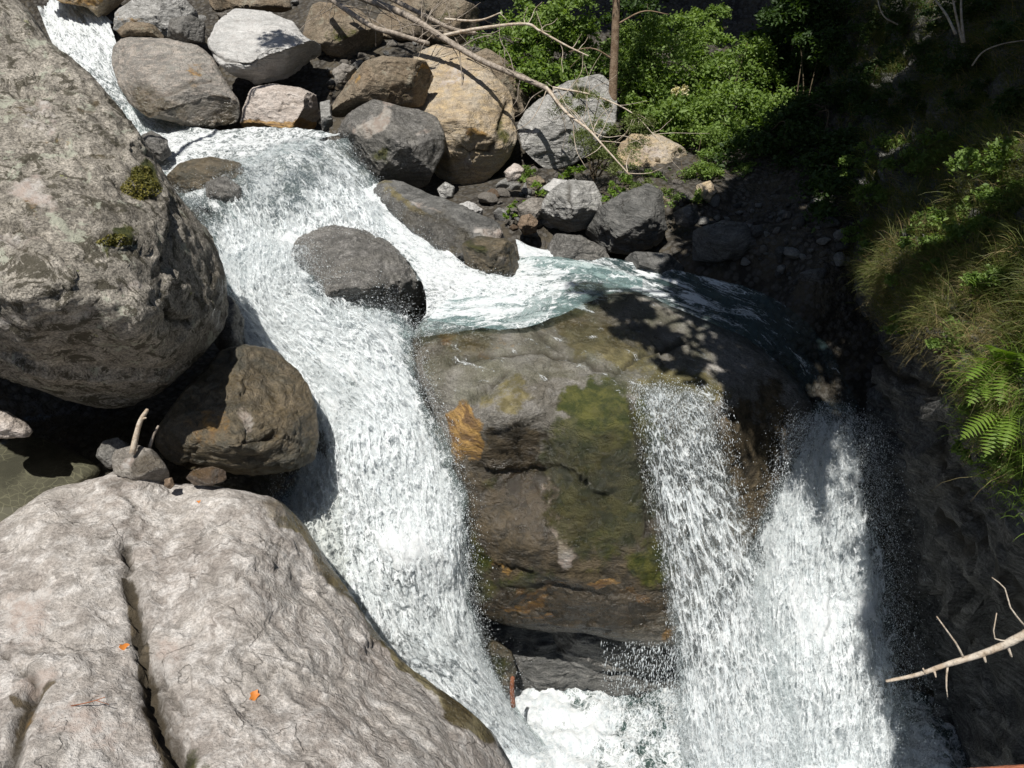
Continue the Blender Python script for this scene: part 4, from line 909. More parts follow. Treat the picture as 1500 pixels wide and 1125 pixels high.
def rtwigs(path, n, ln, r, up=-1):
    out = []
    for k in range(n):
        j = rg.randrange(len(path)-1); s = rg.random(); a = path[j]; b = path[j+1]
        u, v, d = (a[q]+(b[q]-a[q])*s for q in range(3)); L = ln*rg.uniform(.4, 1.2); an = rg.uniform(-2.6, 2.6)
        p = [(u, v, d)]; 
        for m in range(3):
            u += L/3*math.cos(an); v += L/3*math.sin(an); an += rg.uniform(-.5,.5); d += rg.uniform(-.12,.1); p.append((u, v, d))
        out.append((p, r, r*.35))
    return out
pa = [(470,-12,18.2),(540,36,17.4),(582,50,17.1),(628,64,16.8)]
branch('fallen_trunk', 'straight grey dead trunk slanting down from the top edge, lower of the pair', pa, .065, .045, M['oldwood'], rtwigs(pa, 12, 70, .012), cat='fallen trunk', seed=2)
pb = [(500,-14,18.2),(590,20,17.4),(640,50,16.8),(700,86,16.2),(760,112,15.8),(800,130,15.4),(818,152,15.2)]
branch('fallen_trunk', 'long thick dead trunk lying across the bank rocks from the top edge to the bushes', pb, .08, .04, M['oldwood'], rtwigs(pb, 26, 80, .012), cat='fallen trunk', seed=3)
pc = [(550,-14,18.6),(620,22,17.8),(662,42,17.2),(696,48,16.9)]
branch('dead_branch', 'grey dead limb above the long trunk near the top edge', pc, .06, .035, M['oldwood'], rtwigs(pc, 14, 70, .010), seed=4)
pd = [(650,52,16.9),(700,42,16.5),(768,35,16.2),(792,46,16.0),(832,68,15.8),(862,82,15.7)]
branch('dead_branch', 'pale bent dead branch reaching right in front of the dark bushes', pd, .04, .012, M['deadwood'], rtwigs(pd[2:], 9, 60, .010), seed=5)
pe = [(652,28,17.2),(700,30,16.7),(735,18,16.5)]
branch('dead_branch', 'short pale dead branch above the bent one', pe, .028, .012, M['deadwood'], rtwigs(pe, 3, 30, .008), seed=6)
pf_ = [(800,128,15.4),(830,165,14.9),(862,190,14.6),(885,215,14.4),(922,256,14.2)]
branch('dead_branch', 'thin pale dead branch hanging over the grey propped boulder', pf_, .035, .012, M['deadwood'], rtwigs(pf_, 14, 70, .010), seed=7)
pg = [(810,128,15.6),(870,140,15.3),(925,165,15.2),(960,200,15.2)]
branch('dead_branch', 'slender curved twiggy branch among the feathery green sprays', pg, .022, .008, M['deadwood'], rtwigs(pg, 18, 70, .007), seed=8)
pr = [(1298,998,5.0),(1345,988,4.95),(1385,974,4.9),(1432,960,4.85),(1470,945,4.8),(1500,930,4.75),(1600,880,4.6),(1750,800,4.4)]
branch('dead_branch', 'bleached bare branch reaching in from the right edge over the dark gorge', pr, .010, .034, M['deadwood'],
       [([(1412,965,4.87),(1402,945,4.86),(1390,928,4.85),(1372,903,4.84)], .008, .004), ([(1388,976,4.9),(1386,1000,4.88),(1388,1021,4.87)], .007, .003),
        ([(1480,940,4.8),(1462,937,4.78),(1455,930,4.76),(1460,898,4.75)], .006, .003), ([(1502,918,4.7),(1480,890,4.7),(1472,862,4.7),(1453,846,4.7)], .006, .003),
        ([(1355,986,4.93),(1352,979,4.92)], .009, .005), ([(1368,981,4.92),(1371,992,4.9)], .009, .005), ([(1440,957,4.84),(1444,970,4.83)], .012, .007), ([(1475,944,4.8),(1482,962,4.79)], .012, .007)], seed=9)
ps = [(194,664,8.42),(200,636,8.38),(206,616,8.36),(216,600,8.34)]
branch('driftwood_stick', 'short bleached driftwood stick standing upright on the brown stone in the dark hollow', ps, .035, .020, M['deadwood'], [([(207,614,8.36),(214,612,8.33)], .018, .008)], cat='driftwood', seed=10)
ps2 = [(218,660,8.6),(224,640,8.55),(232,624,8.5)]
branch('driftwood_stick', 'dark stick leaning in the shade right of the bleached one', ps2, .02, .012, M['oldwood'], cat='driftwood', seed=11)
ps3 = [(752,1035,10.9),(750,1010,10.85),(751,992,10.8)]
branch('driftwood_stick', 'reddish brown broken log end sticking up at the foot of the cascade', ps3, .035, .03, M['redwood'], cat='driftwood', seed=12)
h_ = hit(135, 1033, ['slab'])
if h_:
    d0 = (h_[0].y*CP - h_[0].z*SP)
    pt = [(104,1034,d0-.03),(125,1030,d0-.06),(140,1026,d0-.04),(154,1021,d0-.05)]
    branch('twig', 'thin reddish twig lying on the pale slab', pt, .005, .003, M['redwood'], [([(140,1026,d0-.05),(160,1032,d0-.05)], .003, .002)], cat='twig', seed=13)

# railing of the viewing bridge: just its top edge shows at the bottom right corner
a = P(1368, 1180, .9); b = P(1700, 1158, .9)
t = thing('railing', tuple((a+b)/2), 'red painted railing top, blurred corner at the bottom right edge', 'railing')
dirv = (b-a)/np.linalg.norm(b-a); up = np.array([0,-.5,.866])*.0+np.array([0,0,1.]); 
side = np.cross(dirv, up); side /= np.linalg.norm(side)
n = 24; prof = [(-.5,0),(-.5,-.8),(.5,-.8),(.5,0),(.42,.06),(.2,.09),(0,.1),(-.2,.09),(-.42,.06)]
Vr = np.array([[a+(b-a)*s + side*(x*.05-.025) + up*(y*.05-.012) for (x, y) in prof] for s in np.linspace(0,1,n)])
i = np.arange(n*9).reshape(n, 9); j = np.roll(i, -1, 1)
mesh('top_rail', Vr.reshape(-1,3), np.stack([i[:-1].ravel(), j[:-1].ravel(), j[1:].ravel(), i[1:].ravel()], 1), M['rail'], parent=t)
pp = a+(b-a)*.8
V, f = tube([pp-up*.05, pp-up*1.0], .03, .03, 8, 1, 0, .1); mesh('post', V, f, M['rail'], parent=t)

# ------------------------------------------------------------------ foliage
def leaves(C, rng, size, aspect=.5, upb=.6, N=None, droop=0):
    n = len(C)
    nr = rng.normal(size=(n,3)); nr[:,2] += upb*2
    if N is not None: nr = nr*.6+N
    nr /= np.linalg.norm(nr, axis=1)[:,None]
    ax = np.cross(nr, rng.normal(size=(n,3))); ax /= np.linalg.norm(ax, axis=1)[:,None]
    ax[:,2] -= droop; bx = np.cross(nr, ax); bx /= np.linalg.norm(bx, axis=1)[:,None]
    s = (size*np.exp(rng.normal(size=n)*.3))[:,None]
    fold = nr*s*.12
    o = np.stack([C-ax*s*.5, C+bx*s*aspect*.5+fold, C+ax*s*.5-nr*s*.1, C-bx*s*aspect*.5+fold], 1)
    f = np.array([[0,1,2],[0,2,3]])
    return o.reshape(-1,3), ((np.arange(n)*4)[:,None,None]+f[None]).reshape(-1,3)
def clump_points(rng, blobs, n, shell=.55):
    """blobs: (x,y,z,rx,ry,rz)"""
    B = np.array(blobs, float); w_ = (B[:,3]*B[:,5]+B[:,3]*B[:,4]); w_ /= w_.sum()
    # each blob is broken into sprays so that the crown has gaps
    sp = []
    for b, ww in zip(B, w_):
        k = max(5, int(26*b[3]*b[5]/.25*.35)); k = min(k, 70)
        d = rng.normal(size=(k,3)); d /= np.linalg.norm(d, axis=1)[:,None]
        r = rng.uniform(shell, 1, k)[:,None]
        cc = b[:3]+d*r*b[3:6]; m = int(n*ww/k)+1
        for c in cc:
            q = rng.normal(size=(m,3))*np.array([.2,.2,.11])*min(b[3], 1.0)*rng.uniform(.6,1.3)
            q[:,2] -= .5*np.hypot(q[:,0], q[:,1])
            sp.append(c+q)
    return np.vstack(sp)
def shrub(name, label, cat, base, blobs, n, size, mat, seed, aspect=.55, stems=6, group=None, stem_r=.02):
    rng = np.random.default_rng(seed); t = thing(name, base, label, cat, group)
    C = clump_points(rng, blobs, n)
    V, f = leaves(C, rng, size, aspect); mesh('foliage', V, f, mat, parent=t, smooth=False)
    parts = []
    for k in range(stems):
        b = blobs[k % len(blobs)]; tip = np.array(b[:3])+rng.normal(size=3)*.25*np.array(b[3:6])
        midp = (np.array(base)+tip)/2+rng.normal(size=3)*.12
        parts.append(tube([np.array(base)+rng.normal(size=3)*.05, midp, tip], stem_r, stem_r*.3, 5, seed+k, res=.12))
    V, f = join(parts); mesh('stems', V, f, M['stem'], parent=t)
    return t
def pb_(u, v, d, r, ry=None, rz=None):
    c = P(u, v, d); m = d/F
    return (*c, r*m, (ry or r)*m, (rz or r)*m)
# sunlit shrubs
shrub('shrub', 'sunlit bright green leafy shrub left of centre behind the thin tree trunk', 'shrub', tuple(P(985,250,18.6)),
      [pb_(945,60,18.4,40),pb_(985,90,18.2,55,50,45),pb_(1030,70,18.5,45),pb_(990,45,18.8,40),pb_(1000,140,18,50),pb_(950,120,18.2,40),pb_(1045,20,18.8,28,28,20),pb_(1010,30,18.9,28),pb_(920,160,18,30),pb_(965,185,17.8,40),pb_(925,95,18.4,34)], 19000, .085, M['leaf'], 101)
shrub('shrub', 'sunlit bright green shrub on the right, against the black shade of the gorge', 'shrub', tuple(P(1085,270,17.8)),
      [pb_(1090,110,17.8,50),pb_(1120,150,17.6,42),pb_(1070,165,17.4,55),pb_(1100,80,18,38),pb_(1030,190,17.2,45),pb_(1010,165,17.2,40),pb_(1110,190,17.4,34),pb_(1080,215,17.2,40),pb_(1050,120,18,40),pb_(1130,90,18,30)], 20000, .08, M['leaf'], 102)
shrub('shrub', 'low bright shrub spilling down the bank at the edge of the dark scree', 'shrub', tuple(P(1010,280,16)),
      [pb_(1000,245,16,36,30,24),pb_(1010,275,15.8,28,24,20),pb_(960,265,15.9,20),pb_(1040,215,16.4,36)], 3800, .06, M['leaf'], 103)
shrub('shrub', 'feathery grey green larch sprays over the propped boulder', 'shrub', tuple(P(870,260,15.6)),
      [pb_(830,155,15.5,32,20,16),pb_(870,140,15.4,28,20,16),pb_(880,190,15.2,42,25,20),pb_(920,195,15.1,36,25,20),pb_(905,230,15.0,38,25,22),pb_(860,215,15.2,28,20,16),pb_(940,170,15.3,26)], 7500, .045, M['leafdry'], 104, aspect=.3)
shrub('shrub', 'small bright green plant between the pebbles below the propped boulder', 'plant', tuple(P(785,290,14.9)), [pb_(785,275,14.7,16,12,9),pb_(775,300,14.6,12),pb_(750,300,14.6,8),pb_(745,312,14.5,10)], 600, .05, M['fern'], 105, stems=3, stem_r=.008)
shrub('shrub', 'bright green tuft right of the pale veined boulder', 'plant', tuple(P(893,300,14.6)), [pb_(890,285,14.4,14,12,12),pb_(905,270,14.6,14)], 500, .05, M['fern'], 106, stems=3, stem_r=.008)
shrub('shrub', 'bright green tuft right of the dark folded boulder', 'plant', tuple(P(985,300,14.6)), [pb_(985,285,14.4,16,12,14),pb_(1020,280,14.9,16)], 600, .05, M['leaf'], 107, stems=3, stem_r=.008)
# darker foliage behind
dk = [('dark leafy bush above the bent dead branch',[(740,60),(780,30),(820,50),(770,90)],18.6),
      ('dark leafy bush left of the thin tree trunk at the top edge',[(830,20),(870,60),(850,110),(800,110)],18.2),
      ('shaded bush right of the thin tree trunk at the top edge',[(930,20),(930,60),(915,110),(940,150)],19.6),
      ('dark bush in the shade at the right of the sunlit shrubs',[(1150,50),(1170,100),(1150,150),(1180,200)],18.2),
      ('shadowy bush beside the cliff brow at the top',[(1190,20),(1215,80),(1200,140),(1160,10)],17),
      ('dark tree crown at the top edge above the two sunlit shrubs',[(960,0),(1040,-10),(1120,0),(1060,30)],22.5),
      ('dark tree crown at the top edge behind the fallen trunks',[(700,0),(760,-10),(820,0),(740,30)],22),
      ('dark tree crown at the top edge behind the slender trunk',[(870,0),(920,-10),(930,30),(890,30)],22.8),
      ('deep green bush at the far end of the gorge',[(1150,150),(1130,60),(1200,60),(1190,200)],20),
      ('dim undergrowth bush above the dark scree',[(1140,215),(1180,240),(1100,250),(1200,200)],16.6)]
for k, (lb, cs, dd) in enumerate(dk):
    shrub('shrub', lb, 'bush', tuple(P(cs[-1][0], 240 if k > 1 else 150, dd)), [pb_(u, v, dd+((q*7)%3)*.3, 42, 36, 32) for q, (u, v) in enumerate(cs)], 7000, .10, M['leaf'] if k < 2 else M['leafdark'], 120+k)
def gb(u, v, r_, up=.25):
    h = hit(u, v, ['ground', 'cliff']); c = np.array(h[0])+np.array([0,0,up]); return (*c, r_, r_*.9, r_*.8)
for k, (lb, cs) in enumerate([('dim leafy bush at the head of the gorge against the cliff brow',[(1200,180),(1215,230),(1170,190)]),('dim leafy bush above the scree right of the sunlit shrubs',[(1130,215),(1160,235),(1100,240)]),
        ('dark bush high in the shaded gorge',[(1150,110),(1190,120),(1170,70)]),('dark trailing bush at the foot of the cliff brow above the scree',[(1225,270),(1200,265),(1232,310)]),('dark bush at the very top of the gorge shade',[(1200,30),(1160,20),(1215,70)])]):
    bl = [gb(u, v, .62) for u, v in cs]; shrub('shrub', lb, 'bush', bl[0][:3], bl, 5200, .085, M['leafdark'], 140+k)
for k, (lb, u, v, rr_, mt) in enumerate([('sunlit green tuft left of the pale bank rock',912,275,.3,'leaf'),('yellow green plant right of the pale bank rock',1018,262,.35,'leaf'),('small green plant above the orange stone bank',830,258,.25,'fern'),('grey green plant on the bank under the larch sprays',880,250,.4,'leafdry'),('leafy plant at the lower edge of the sunlit shrub',1065,255,.4,'leaf'),('small plant among rocks right of the tall tan rock',762,262,.22,'leaf'),('low plant between the pale bank rock and dark folded boulder',945,282,.28,'leafdry')]):
    b = gb(u, v, rr_, .1); shrub('plant', lb, 'plant', b[:3], [b, (b[0]+rr_, b[1], b[2], rr_*.7, rr_*.6, rr_*.5)], 900, .055, M[mt], 150+k, stems=4, stem_r=.008)
# thin tree
t = thing('tree', tuple(P(896,165,17.2)), 'slender straight tree trunk rising out of the top edge between the bushes', 'tree')
base = P(896,175,17.2); top = base+np.array([.05,.1,6.5])
V, f = tube([base, base+np.array([-.03,0,1.6]), base+np.array([-.06,.05,3.4]), top], .10, .05, 10, 3, .12, .08); mesh('trunk', V, f, M['bark'], parent=t)
rng = np.random.default_rng(5)
C = clump_points(rng, [(top[0],top[1],top[2]-.6,1.3,1.3,1.0),(top[0]+.6,top[1],top[2]-1.6,.8,.8,.5)], 3500); V, f = leaves(C, rng, .09); mesh('crown', V, f, M['leaf'], parent=t, smooth=False)
parts = [tube([base+np.array([0,0,z]), base+np.array([sx*.5,-.1,z+.25]), base+np.array([sx*1.0,-.2,z+.2])], .02, .006, 5, 4, res=.1) for z, sx in ((1.2,-1),(1.9,1),(2.6,-1),(3.1,1),(4,1))]
for V, f in parts: mesh('branch', V, f, M['bark'], parent=t)
# cream blossoms on the sunlit shrub
for k, (u, v) in enumerate([(990,134),(1003,130)]):
    c = P(u, v, 17.0); rng = np.random.default_rng(k); C = c+rng.normal(size=(60,3))*np.array([.035,.035,.05])
    V, f = leaves(C, rng, .09); tag(mesh('flower_head', V, f, M['cream'], smooth=False), ['left cream plume of blossom on the sunlit shrub','right cream plume of blossom on the sunlit shrub'][k], 'flower', 'cream blossoms')

# unseen trees on the banks, crowns placed along the sun to throw the shade
def big_tree(label, foot, crowns, n, size, seed, lr=.07, tr=.28):
    rng = np.random.default_rng(seed); t = thing('tree', foot, label, 'tree')
    c0 = np.mean([c[:3] for c in crowns], 0); foot = np.array(foot, float)
    top = np.array([c0[0], c0[1], c0[2]+.5]); m = (foot+top)/2 + np.array([(foot[0]-top[0])*.25, 0, 0])
    V, f = tube([foot, m, top], tr, tr*.3, 10, seed, .12, .2); mesh('trunk', V, f, M['bark'], parent=t)
    parts = [tube([m*.5+top*.5, (top+np.array(c[:3]))/2+np.array([0,0,.3]), np.array(c[:3])], lr, lr*.3, 6, seed+k, res=.2) for k, c in enumerate(crowns)]
    for V, f in parts: mesh('limb', V, f, M['bark'], parent=t)
    C = clump_points(rng, crowns, int(n*1.5), .1); kp = np.ones(len(C), bool)
    for (u, v, d, r_, pk) in LIT:  # crown leaves dropped along the sun direction so chosen spots stay lit
        if d is None:
            hh_ = hit(u, v, ['cliff']); d = hh_[0].y*CP-hh_[0].z*SP
        q = C-P(u, v, d); q = q-(q@Sv)[:,None]*Sv; dist = np.linalg.norm(q, axis=1)
        kp &= (dist > r_*(1+.25*fbm(q*1.5, 5, 2))) | (rng.random(len(C)) < pk*.22)
    C = C[kp]
    # nothing of the crown hangs into the view
    dd = C[:,1]*CP-C[:,2]*SP; vv_ = 562.5-(C[:,1]*SP+C[:,2]*CP)/np.maximum(dd, .1)*F; C = C[(vv_ < -40)|(dd < .1)]
    V, f = leaves(C, rng, size*1.3, .7); mesh('crown', V, f, M['leafdark'], parent=t, smooth=False)
    return t
Sv = np.array(SUN)
def sh(u, v, d, tt, r, rz=None):
    c = P(u, v, d)+Sv*tt; return (*c, r, r, rz or r*.55)
LIT = [(1440,560,None,.5,.05),(1485,620,None,.5,.05),(1330,340,None,.9,.35),(1420,440,None,1.0,.25),(1300,400,None,.5,.4),(1400,700,None,.7,.4),(1350,560,None,.4,.3),(1440,300,None,.7,.6),(1140,850,10.9,.9,0),(1180,1050,11.2,1.1,0),(1010,800,10.4,.9,0),(1020,620,10.2,.45,0),(1000,110,18,1.6,0),(1100,160,17.6,1.2,.0),(1010,250,16,.8,0),(1420,965,4.9,.6,0),(1500,930,4.7,.5,0),(1060,545,10.8,.3,.35),(900,300,14.5,.7,0)]
SHADE = True
def gh(u, v, tt, r_):
    h = hit(u, v, ['ground']); c = np.array(h[0])+Sv*tt; return (*c, r_, r_, r_*.55)
if SHADE:
    big_tree('unseen shade tree far up the slope behind the gorge', (9,33,4), [gh(1080,4,10,1.6),gh(1000,4,10,1.6),gh(1160,10,10,1.6),gh(900,4,10,1.6),gh(800,4,11,1.6),gh(720,3,11,1.4),gh(1140,60,10,1.3),gh(1230,20,10,1.4)], 16000, .2, 208)
    big_tree('leafy shade tree leaning over the gorge from the right bank, beyond the top of the frame', (8.6,9.5,-2.6), [sh(1080,330,13.6,9,1.5),sh(1180,350,13.2,9.5,1.7),sh(1060,420,12.6,10,1.1),sh(1150,470,11.8,10,1.3),sh(1220,420,12.2,9,1.4),sh(920,440,12,9,.5,.4),sh(960,490,11.4,9,.5,.4),sh(870,425,12.2,9,.3,.3),sh(1010,520,11,9.5,.4,.4),sh(1090,560,10.9,9.5,.6,.4)], 16000, .15, 201)
    big_tree('unseen leafy shade tree on the right bank above the cliff brow', (9.5,6.5,-1.5), [sh(1230,560,11,9,1.3),sh(1320,500,10.2,8.5,1.4),sh(1300,350,12,8,1.7),sh(1235,600,10.9,10,.8),sh(1270,650,11.2,10,1.0),sh(1330,700,10.6,9,1.1)], 16000, .15, 202)
    big_tree('unseen broad shade tree rooted on the right hillside over the grass brow', (10,8.5,-1), [sh(1420,200,11,7,1.6),sh(1500,330,8.5,7,1.6),sh(1350,120,13.5,8,1.7),sh(1480,80,12,7,1.7),sh(1400,380,9,8,1.2)], 16000, .15, 203)
    big_tree('unseen tree high on the far right bank shading the back pool', (8.2,15,-1.5), [sh(1180,150,17,9,1.6),sh(1230,230,15,9,1.6),sh(1200,50,18,8,1.8),sh(1100,290,15,9,1.1),sh(1150,250,16,10,1.3)], 15000, .15, 204)
    big_tree('unseen tall dense shade tree high on the back slope above the undergrowth', (4,30,2.5), [sh(760,-10,21,9,1.5),sh(860,-20,22,9,1.6),sh(960,-20,22.5,9,1.6),sh(1060,-20,22.5,9,1.6),sh(1150,0,21,9,1.5),sh(1180,100,19,10,1.2)], 17000, .17, 206)
    big_tree('thin leaved tree leaning out from the left bank over the upper boulders', (-10.5,9,-2.2), [sh(410,35,17,8.5,.7,.25),sh(500,20,17.5,8,.9,.4),sh(580,20,18,8.4,.9,.4),sh(660,5,18.4,8.4,.9,.4)], 1300, .10, 207, .035, .12)
    big_tree('unseen young shade tree over the gorge mouth at the right', (8.5,5,-2), [sh(1420,800,8.5,8,1.3),sh(1400,1000,10.5,10,1.3),sh(1480,700,7.5,7,1.0),sh(1370,950,11,9,1.0)], 11000, .13, 205)

# ------------------------------------------------------------------ cliff vegetation
def blades(B, D, L, Wd, rng, droop=.6, seg=4):
    """curved grass blades. B base, D start direction, L length"""
    n = len(B); side = np.cross(D, rng.normal(size=(n,3))); side /= np.linalg.norm(side, axis=1)[:,None]
    pts = []; p = B.copy(); d = D.copy()
    rows = []
    for s in range(seg+1):
        wv = Wd*(1-(s/seg)**1.5)+.0006
        rows.append(p-side*wv[:,None]/2); rows.append(p+side*wv[:,None]/2)
        d = d + np.array([0,0,-1.])*droop*(s+1)/seg*rng.uniform(.5,1.3,(n,1)); d /= np.linalg.norm(d, axis=1)[:,None]
        p = p + d*(L/seg)[:,None]
    V = np.stack(rows, 1); m = 2*(seg+1)
    f = []
    for s in range(seg): f += [[2*s,2*s+1,2*s+3],[2*s,2*s+3,2*s+2]]
    return V.reshape(-1,3), ((np.arange(n)*m)[:,None,None]+np.array(f)[None]).reshape(-1,3)
def scatter(poly, n, keys, rng, jitter=0):
    P_ = np.array(poly); lo, hi = P_.min(0), P_.max(0); out = []
    while len(out) < n:
        u, v = rng.uniform(lo[0], hi[0]), rng.uniform(lo[1], hi[1])
        if not in_poly(u, v, poly): continue
        h = hit(u, v, keys)
        if h is None: n -= 1; continue
        out.append((h[0][:], h[1][:], u, v))
    return out
rng = np.random.default_rng(9)
BROW = [(1205,-40),(1560,-40),(1560,500),(1500,520),(1420,470),(1360,490),(1310,470),(1262,430),(1240,380),(1228,250),(1215,100)]
tuft = scatter(BROW, 1250, ['cliff'], rng)
def tufts_mesh(tf, per, L0, W0, rng, out=.6, droop=.5, spread=.07):
    Bs, Ds, Ls = [], [], []
    for (p, nrm, u, v) in tf:
        k = max(3, int(per*rng.uniform(.5,1.5))); q = np.array(p)+rng.normal(size=(k,3))*spread
        lean = np.array(nrm)*out+np.array([0,0,.7])+np.array([-.35,-.1,0]); lean = lean+rng.normal(size=3)*.2
        d = lean+rng.normal(size=(k,3))*.42; d /= np.linalg.norm(d, axis=1)[:,None]
        Bs.append(q); Ds.append(d); Ls.append(L0*rng.uniform(.5,1.3)*np.exp(rng.normal(size=k)*.25))
    B = np.vstack(Bs); D = np.vstack(Ds); L = np.hstack(Ls)
    return blades(B, D, L, np.full(len(B), W0), rng, droop)
V, f = tufts_mesh(tuft, 34, .26, .006, rng)
tag(mesh('grass', V, f, M['grass'], smooth=False), 'long drooping green grass covering the brow of the right hand cliff', 'grass', kind='stuff')
dry = scatter([(1236,380),(1330,300),(1480,420),(1500,700),(1440,640),(1380,540),(1300,480)], 260, ['cliff'], rng)
V, f = tufts_mesh(dry, 44, .20, .004, rng, .7, .8)
tag(mesh('grass', V, f, M['grassdry'], smooth=False), 'dry straw coloured grass hanging from the lower lip of the cliff brow', 'dry grass', kind='stuff')
low = scatter([(1400,540),(1560,480),(1560,770),(1480,740),(1440,680),(1410,620)], 170, ['cliff'], rng)
V, f = tufts_mesh(low, 22, .15, .006, rng, .7, .6)
tag(mesh('grass', V, f, M['fern'], smooth=False), 'fresh light green grass on the sunlit ledge at the right edge', 'grass', kind='stuff')
# leafy herbs on the brow
for k, (u, v, r, lb) in enumerate([(1290,290,34,'small leafy herb clump on the cliff brow just right of the dark gorge'),(1380,330,45,'broad leafy herb clump in the middle of the cliff brow'),(1450,250,55,'leafy shrub on the upper cliff brow near the right edge'),
        (1400,110,55,'dim leafy shrub high on the slope at the upper right'),(1260,60,45,'shaded bush hanging over the top of the cliff brow'),(1320,30,45,'shaded bush at the top edge above the cliff'),(1470,420,50,'leafy herbs above the ferns at the right edge'),(1400,500,36,'yellow green herbs just above the pale overhang'),(1450,600,34,'sunlit yellow green herbs on the lower ledge'),(1485,160,40,'dark leafy shrub by the right edge above the herbs'),(1340,420,36,'herb clump above the dry hanging grass'),(1300,180,45,'ferny shaded clump on the upper brow'),
        (1240,20,50,'shaded bush at the top edge where the cliff meets the gorge'),(1350,90,45,'leafy bush high on the brow below the curved twig'),(1430,20,50,'bush at the foot of the bare sapling stems'),(1490,60,50,'dark bush in the top right corner'),(1250,150,40,'bush hanging over the brow beside the gorge head'),(1235,220,34,'trailing herbs on the very lip of the brow'),(1265,250,34,'small green herbs just inside the upper lip'),(1340,250,40,'herb clump in the centre of the brow'),(1400,390,38,'bright herbs in the lower middle of the brow'),(1330,480,28,'trailing herbs over the pale overhang'),(1480,300,46,'leafy clump by the right edge in the middle of the brow'),(1265,350,30,'herbs at the lip of the brow above the hanging straw'),(1420,660,26,'small herb tuft at the lower end of the sunlit ledge'),(1490,680,36,'yellow green clump hanging at the right edge under the ledge'),(1270,120,40,'leafy clump on the steep bank above the brow lip'),(1310,90,42,'dark leafy clump under the top edge of the slope'),(1340,150,42,'leafy clump on the bare upper slope left of the shaded fern'),(1300,220,38,'green clump midway down the upper brow'),(1390,40,42,'leafy clump left of the bare sapling stems'),(1375,230,44,'broad green clump below the upper slope'),(1430,150,42,'leafy clump under the arching pale twig'),(1245,90,36,'leafy clump at the left rim of the upper brow'),(1285,160,36,'trailing leafy clump on the rim above the gorge'),(1360,370,36,'bright herbs on the crest of the lower brow lobe'),(1295,370,32,'bright herbs hanging at the left crest of the lower brow lobe'),(1440,350,44,'tall leafy clump in the lower brow lobe')]):
    h = hit(u, v, ['cliff'])
    if h is None: continue
    c = np.array(h[0]); dd = c[1]*CP-c[2]*SP; m = dd/F*r
    shrub('herb_clump', lb, 'herbs', tuple(c), [(c[0]+a*m*.7, c[1]+b*m*.4-.1*m, c[2]+m*.3+e_*m*.4, m*.7, m*.6, m*.45) for a, b, e_ in ((0,0,.5),(-.8,0,0),(.8,0,.1),(.2,-.8,-.3))], 2000, .05, M['leaf'] if v > 200 else M['leafdark'], 300+k, stems=5, stem_r=.006)  # upper clumps take the darker leaves, their shade put into the colour
# ferns: fronds as parts
def fern(label, u, v, L, seed, n=7, mat=None, dir0=(-.5,-.7,.5)):
    h = hit(u, v, ['cliff'])
    if h is None: return
    rng = np.random.default_rng(seed); c = np.array(h[0]); t = thing('fern', tuple(c), label, 'fern')
    for k in range(n):
        d = np.array(dir0)+rng.normal(size=3)*.55; d /= np.linalg.norm(d); p = c.copy(); parts = []; ns = 16
        l_ = L*rng.uniform(.7,1.15); side = np.cross(d, [0,0,1]); side /= np.linalg.norm(side); Vs = []; Fs = []; o = 0
        prev = p
        for s in range(ns):
            d = d+np.array([0,0,-.09]); d /= np.linalg.norm(d); q = p+d*l_/ns
            wl = l_*.24*math.sin(math.pi*min(1, (s+2.2)/(ns+1.5)))**.8; upn = np.cross(side, d)
            for sg in (-1, 1):
                tip = p+side*sg*wl+d*wl*.35-np.array([0,0,.12])*wl
                a = p; b_ = p+d*l_/ns*.8; mid = (a+tip)/2+d*l_/ns*.35+upn*wl*.08; mid2 = (a+tip)/2-d*l_/ns*.12
                Vs += [a, mid2, tip, mid, b_]; Fs += [[o,o+1,o+3],[o+1,o+2,o+3],[o,o+3,o+4]]; o += 5
            p = q
        mesh('frond', np.array(Vs), np.array(Fs), mat or M['fern'], parent=t, smooth=False)
fern('bright sunlit fern on the ledge at the right edge', 1465, 535, .55, 401, 8)
fern('fern with long fronds below the bright one at the right edge', 1480, 600, .5, 402, 6)
fern('small fern pointing left from the sunlit ledge', 1440, 560, .4, 403, 5)
fern('shaded fern on the upper right slope', 1450, 180, .6, 404, 7, M['leafdark'])  # shaded ferns take darker leaf colours, shade put into the colour
fern('shaded fern low on the grassy brow near the right edge', 1470, 390, .5, 405, 7, M['grass'])
# bare stems at the top right
for k, (pth, lb) in enumerate([([(1410,62,12.2),(1400,20,12.4),(1392,-20,12.6)],'pale bare sapling stem at the top right, left of a close pair'),([(1412,62,12.2),(1408,20,12.3),(1408,-20,12.4)],'pale bare sapling stem at the top right, right of a close pair'),([(1400,50,12.2),(1385,20,12.4),(1362,-10,12.6)],'thin leaning bare stem beside the paired saplings'),
        ([(1315,36,12.6),(1295,24,12.5),(1286,0,12.5),(1290,-20,12.6)],'curved bare twig hanging from the top edge right of centre'),([(1424,96,10.8),(1440,76,10.7),(1470,64,10.6),(1510,58,10.5)],'thin arching pale twig near the right edge')]):
    branch('bare_stem', lb, pth, .022 if k < 3 else .012, .012 if k < 3 else .006, M['deadwood'], cat='stem', seed=20+k)
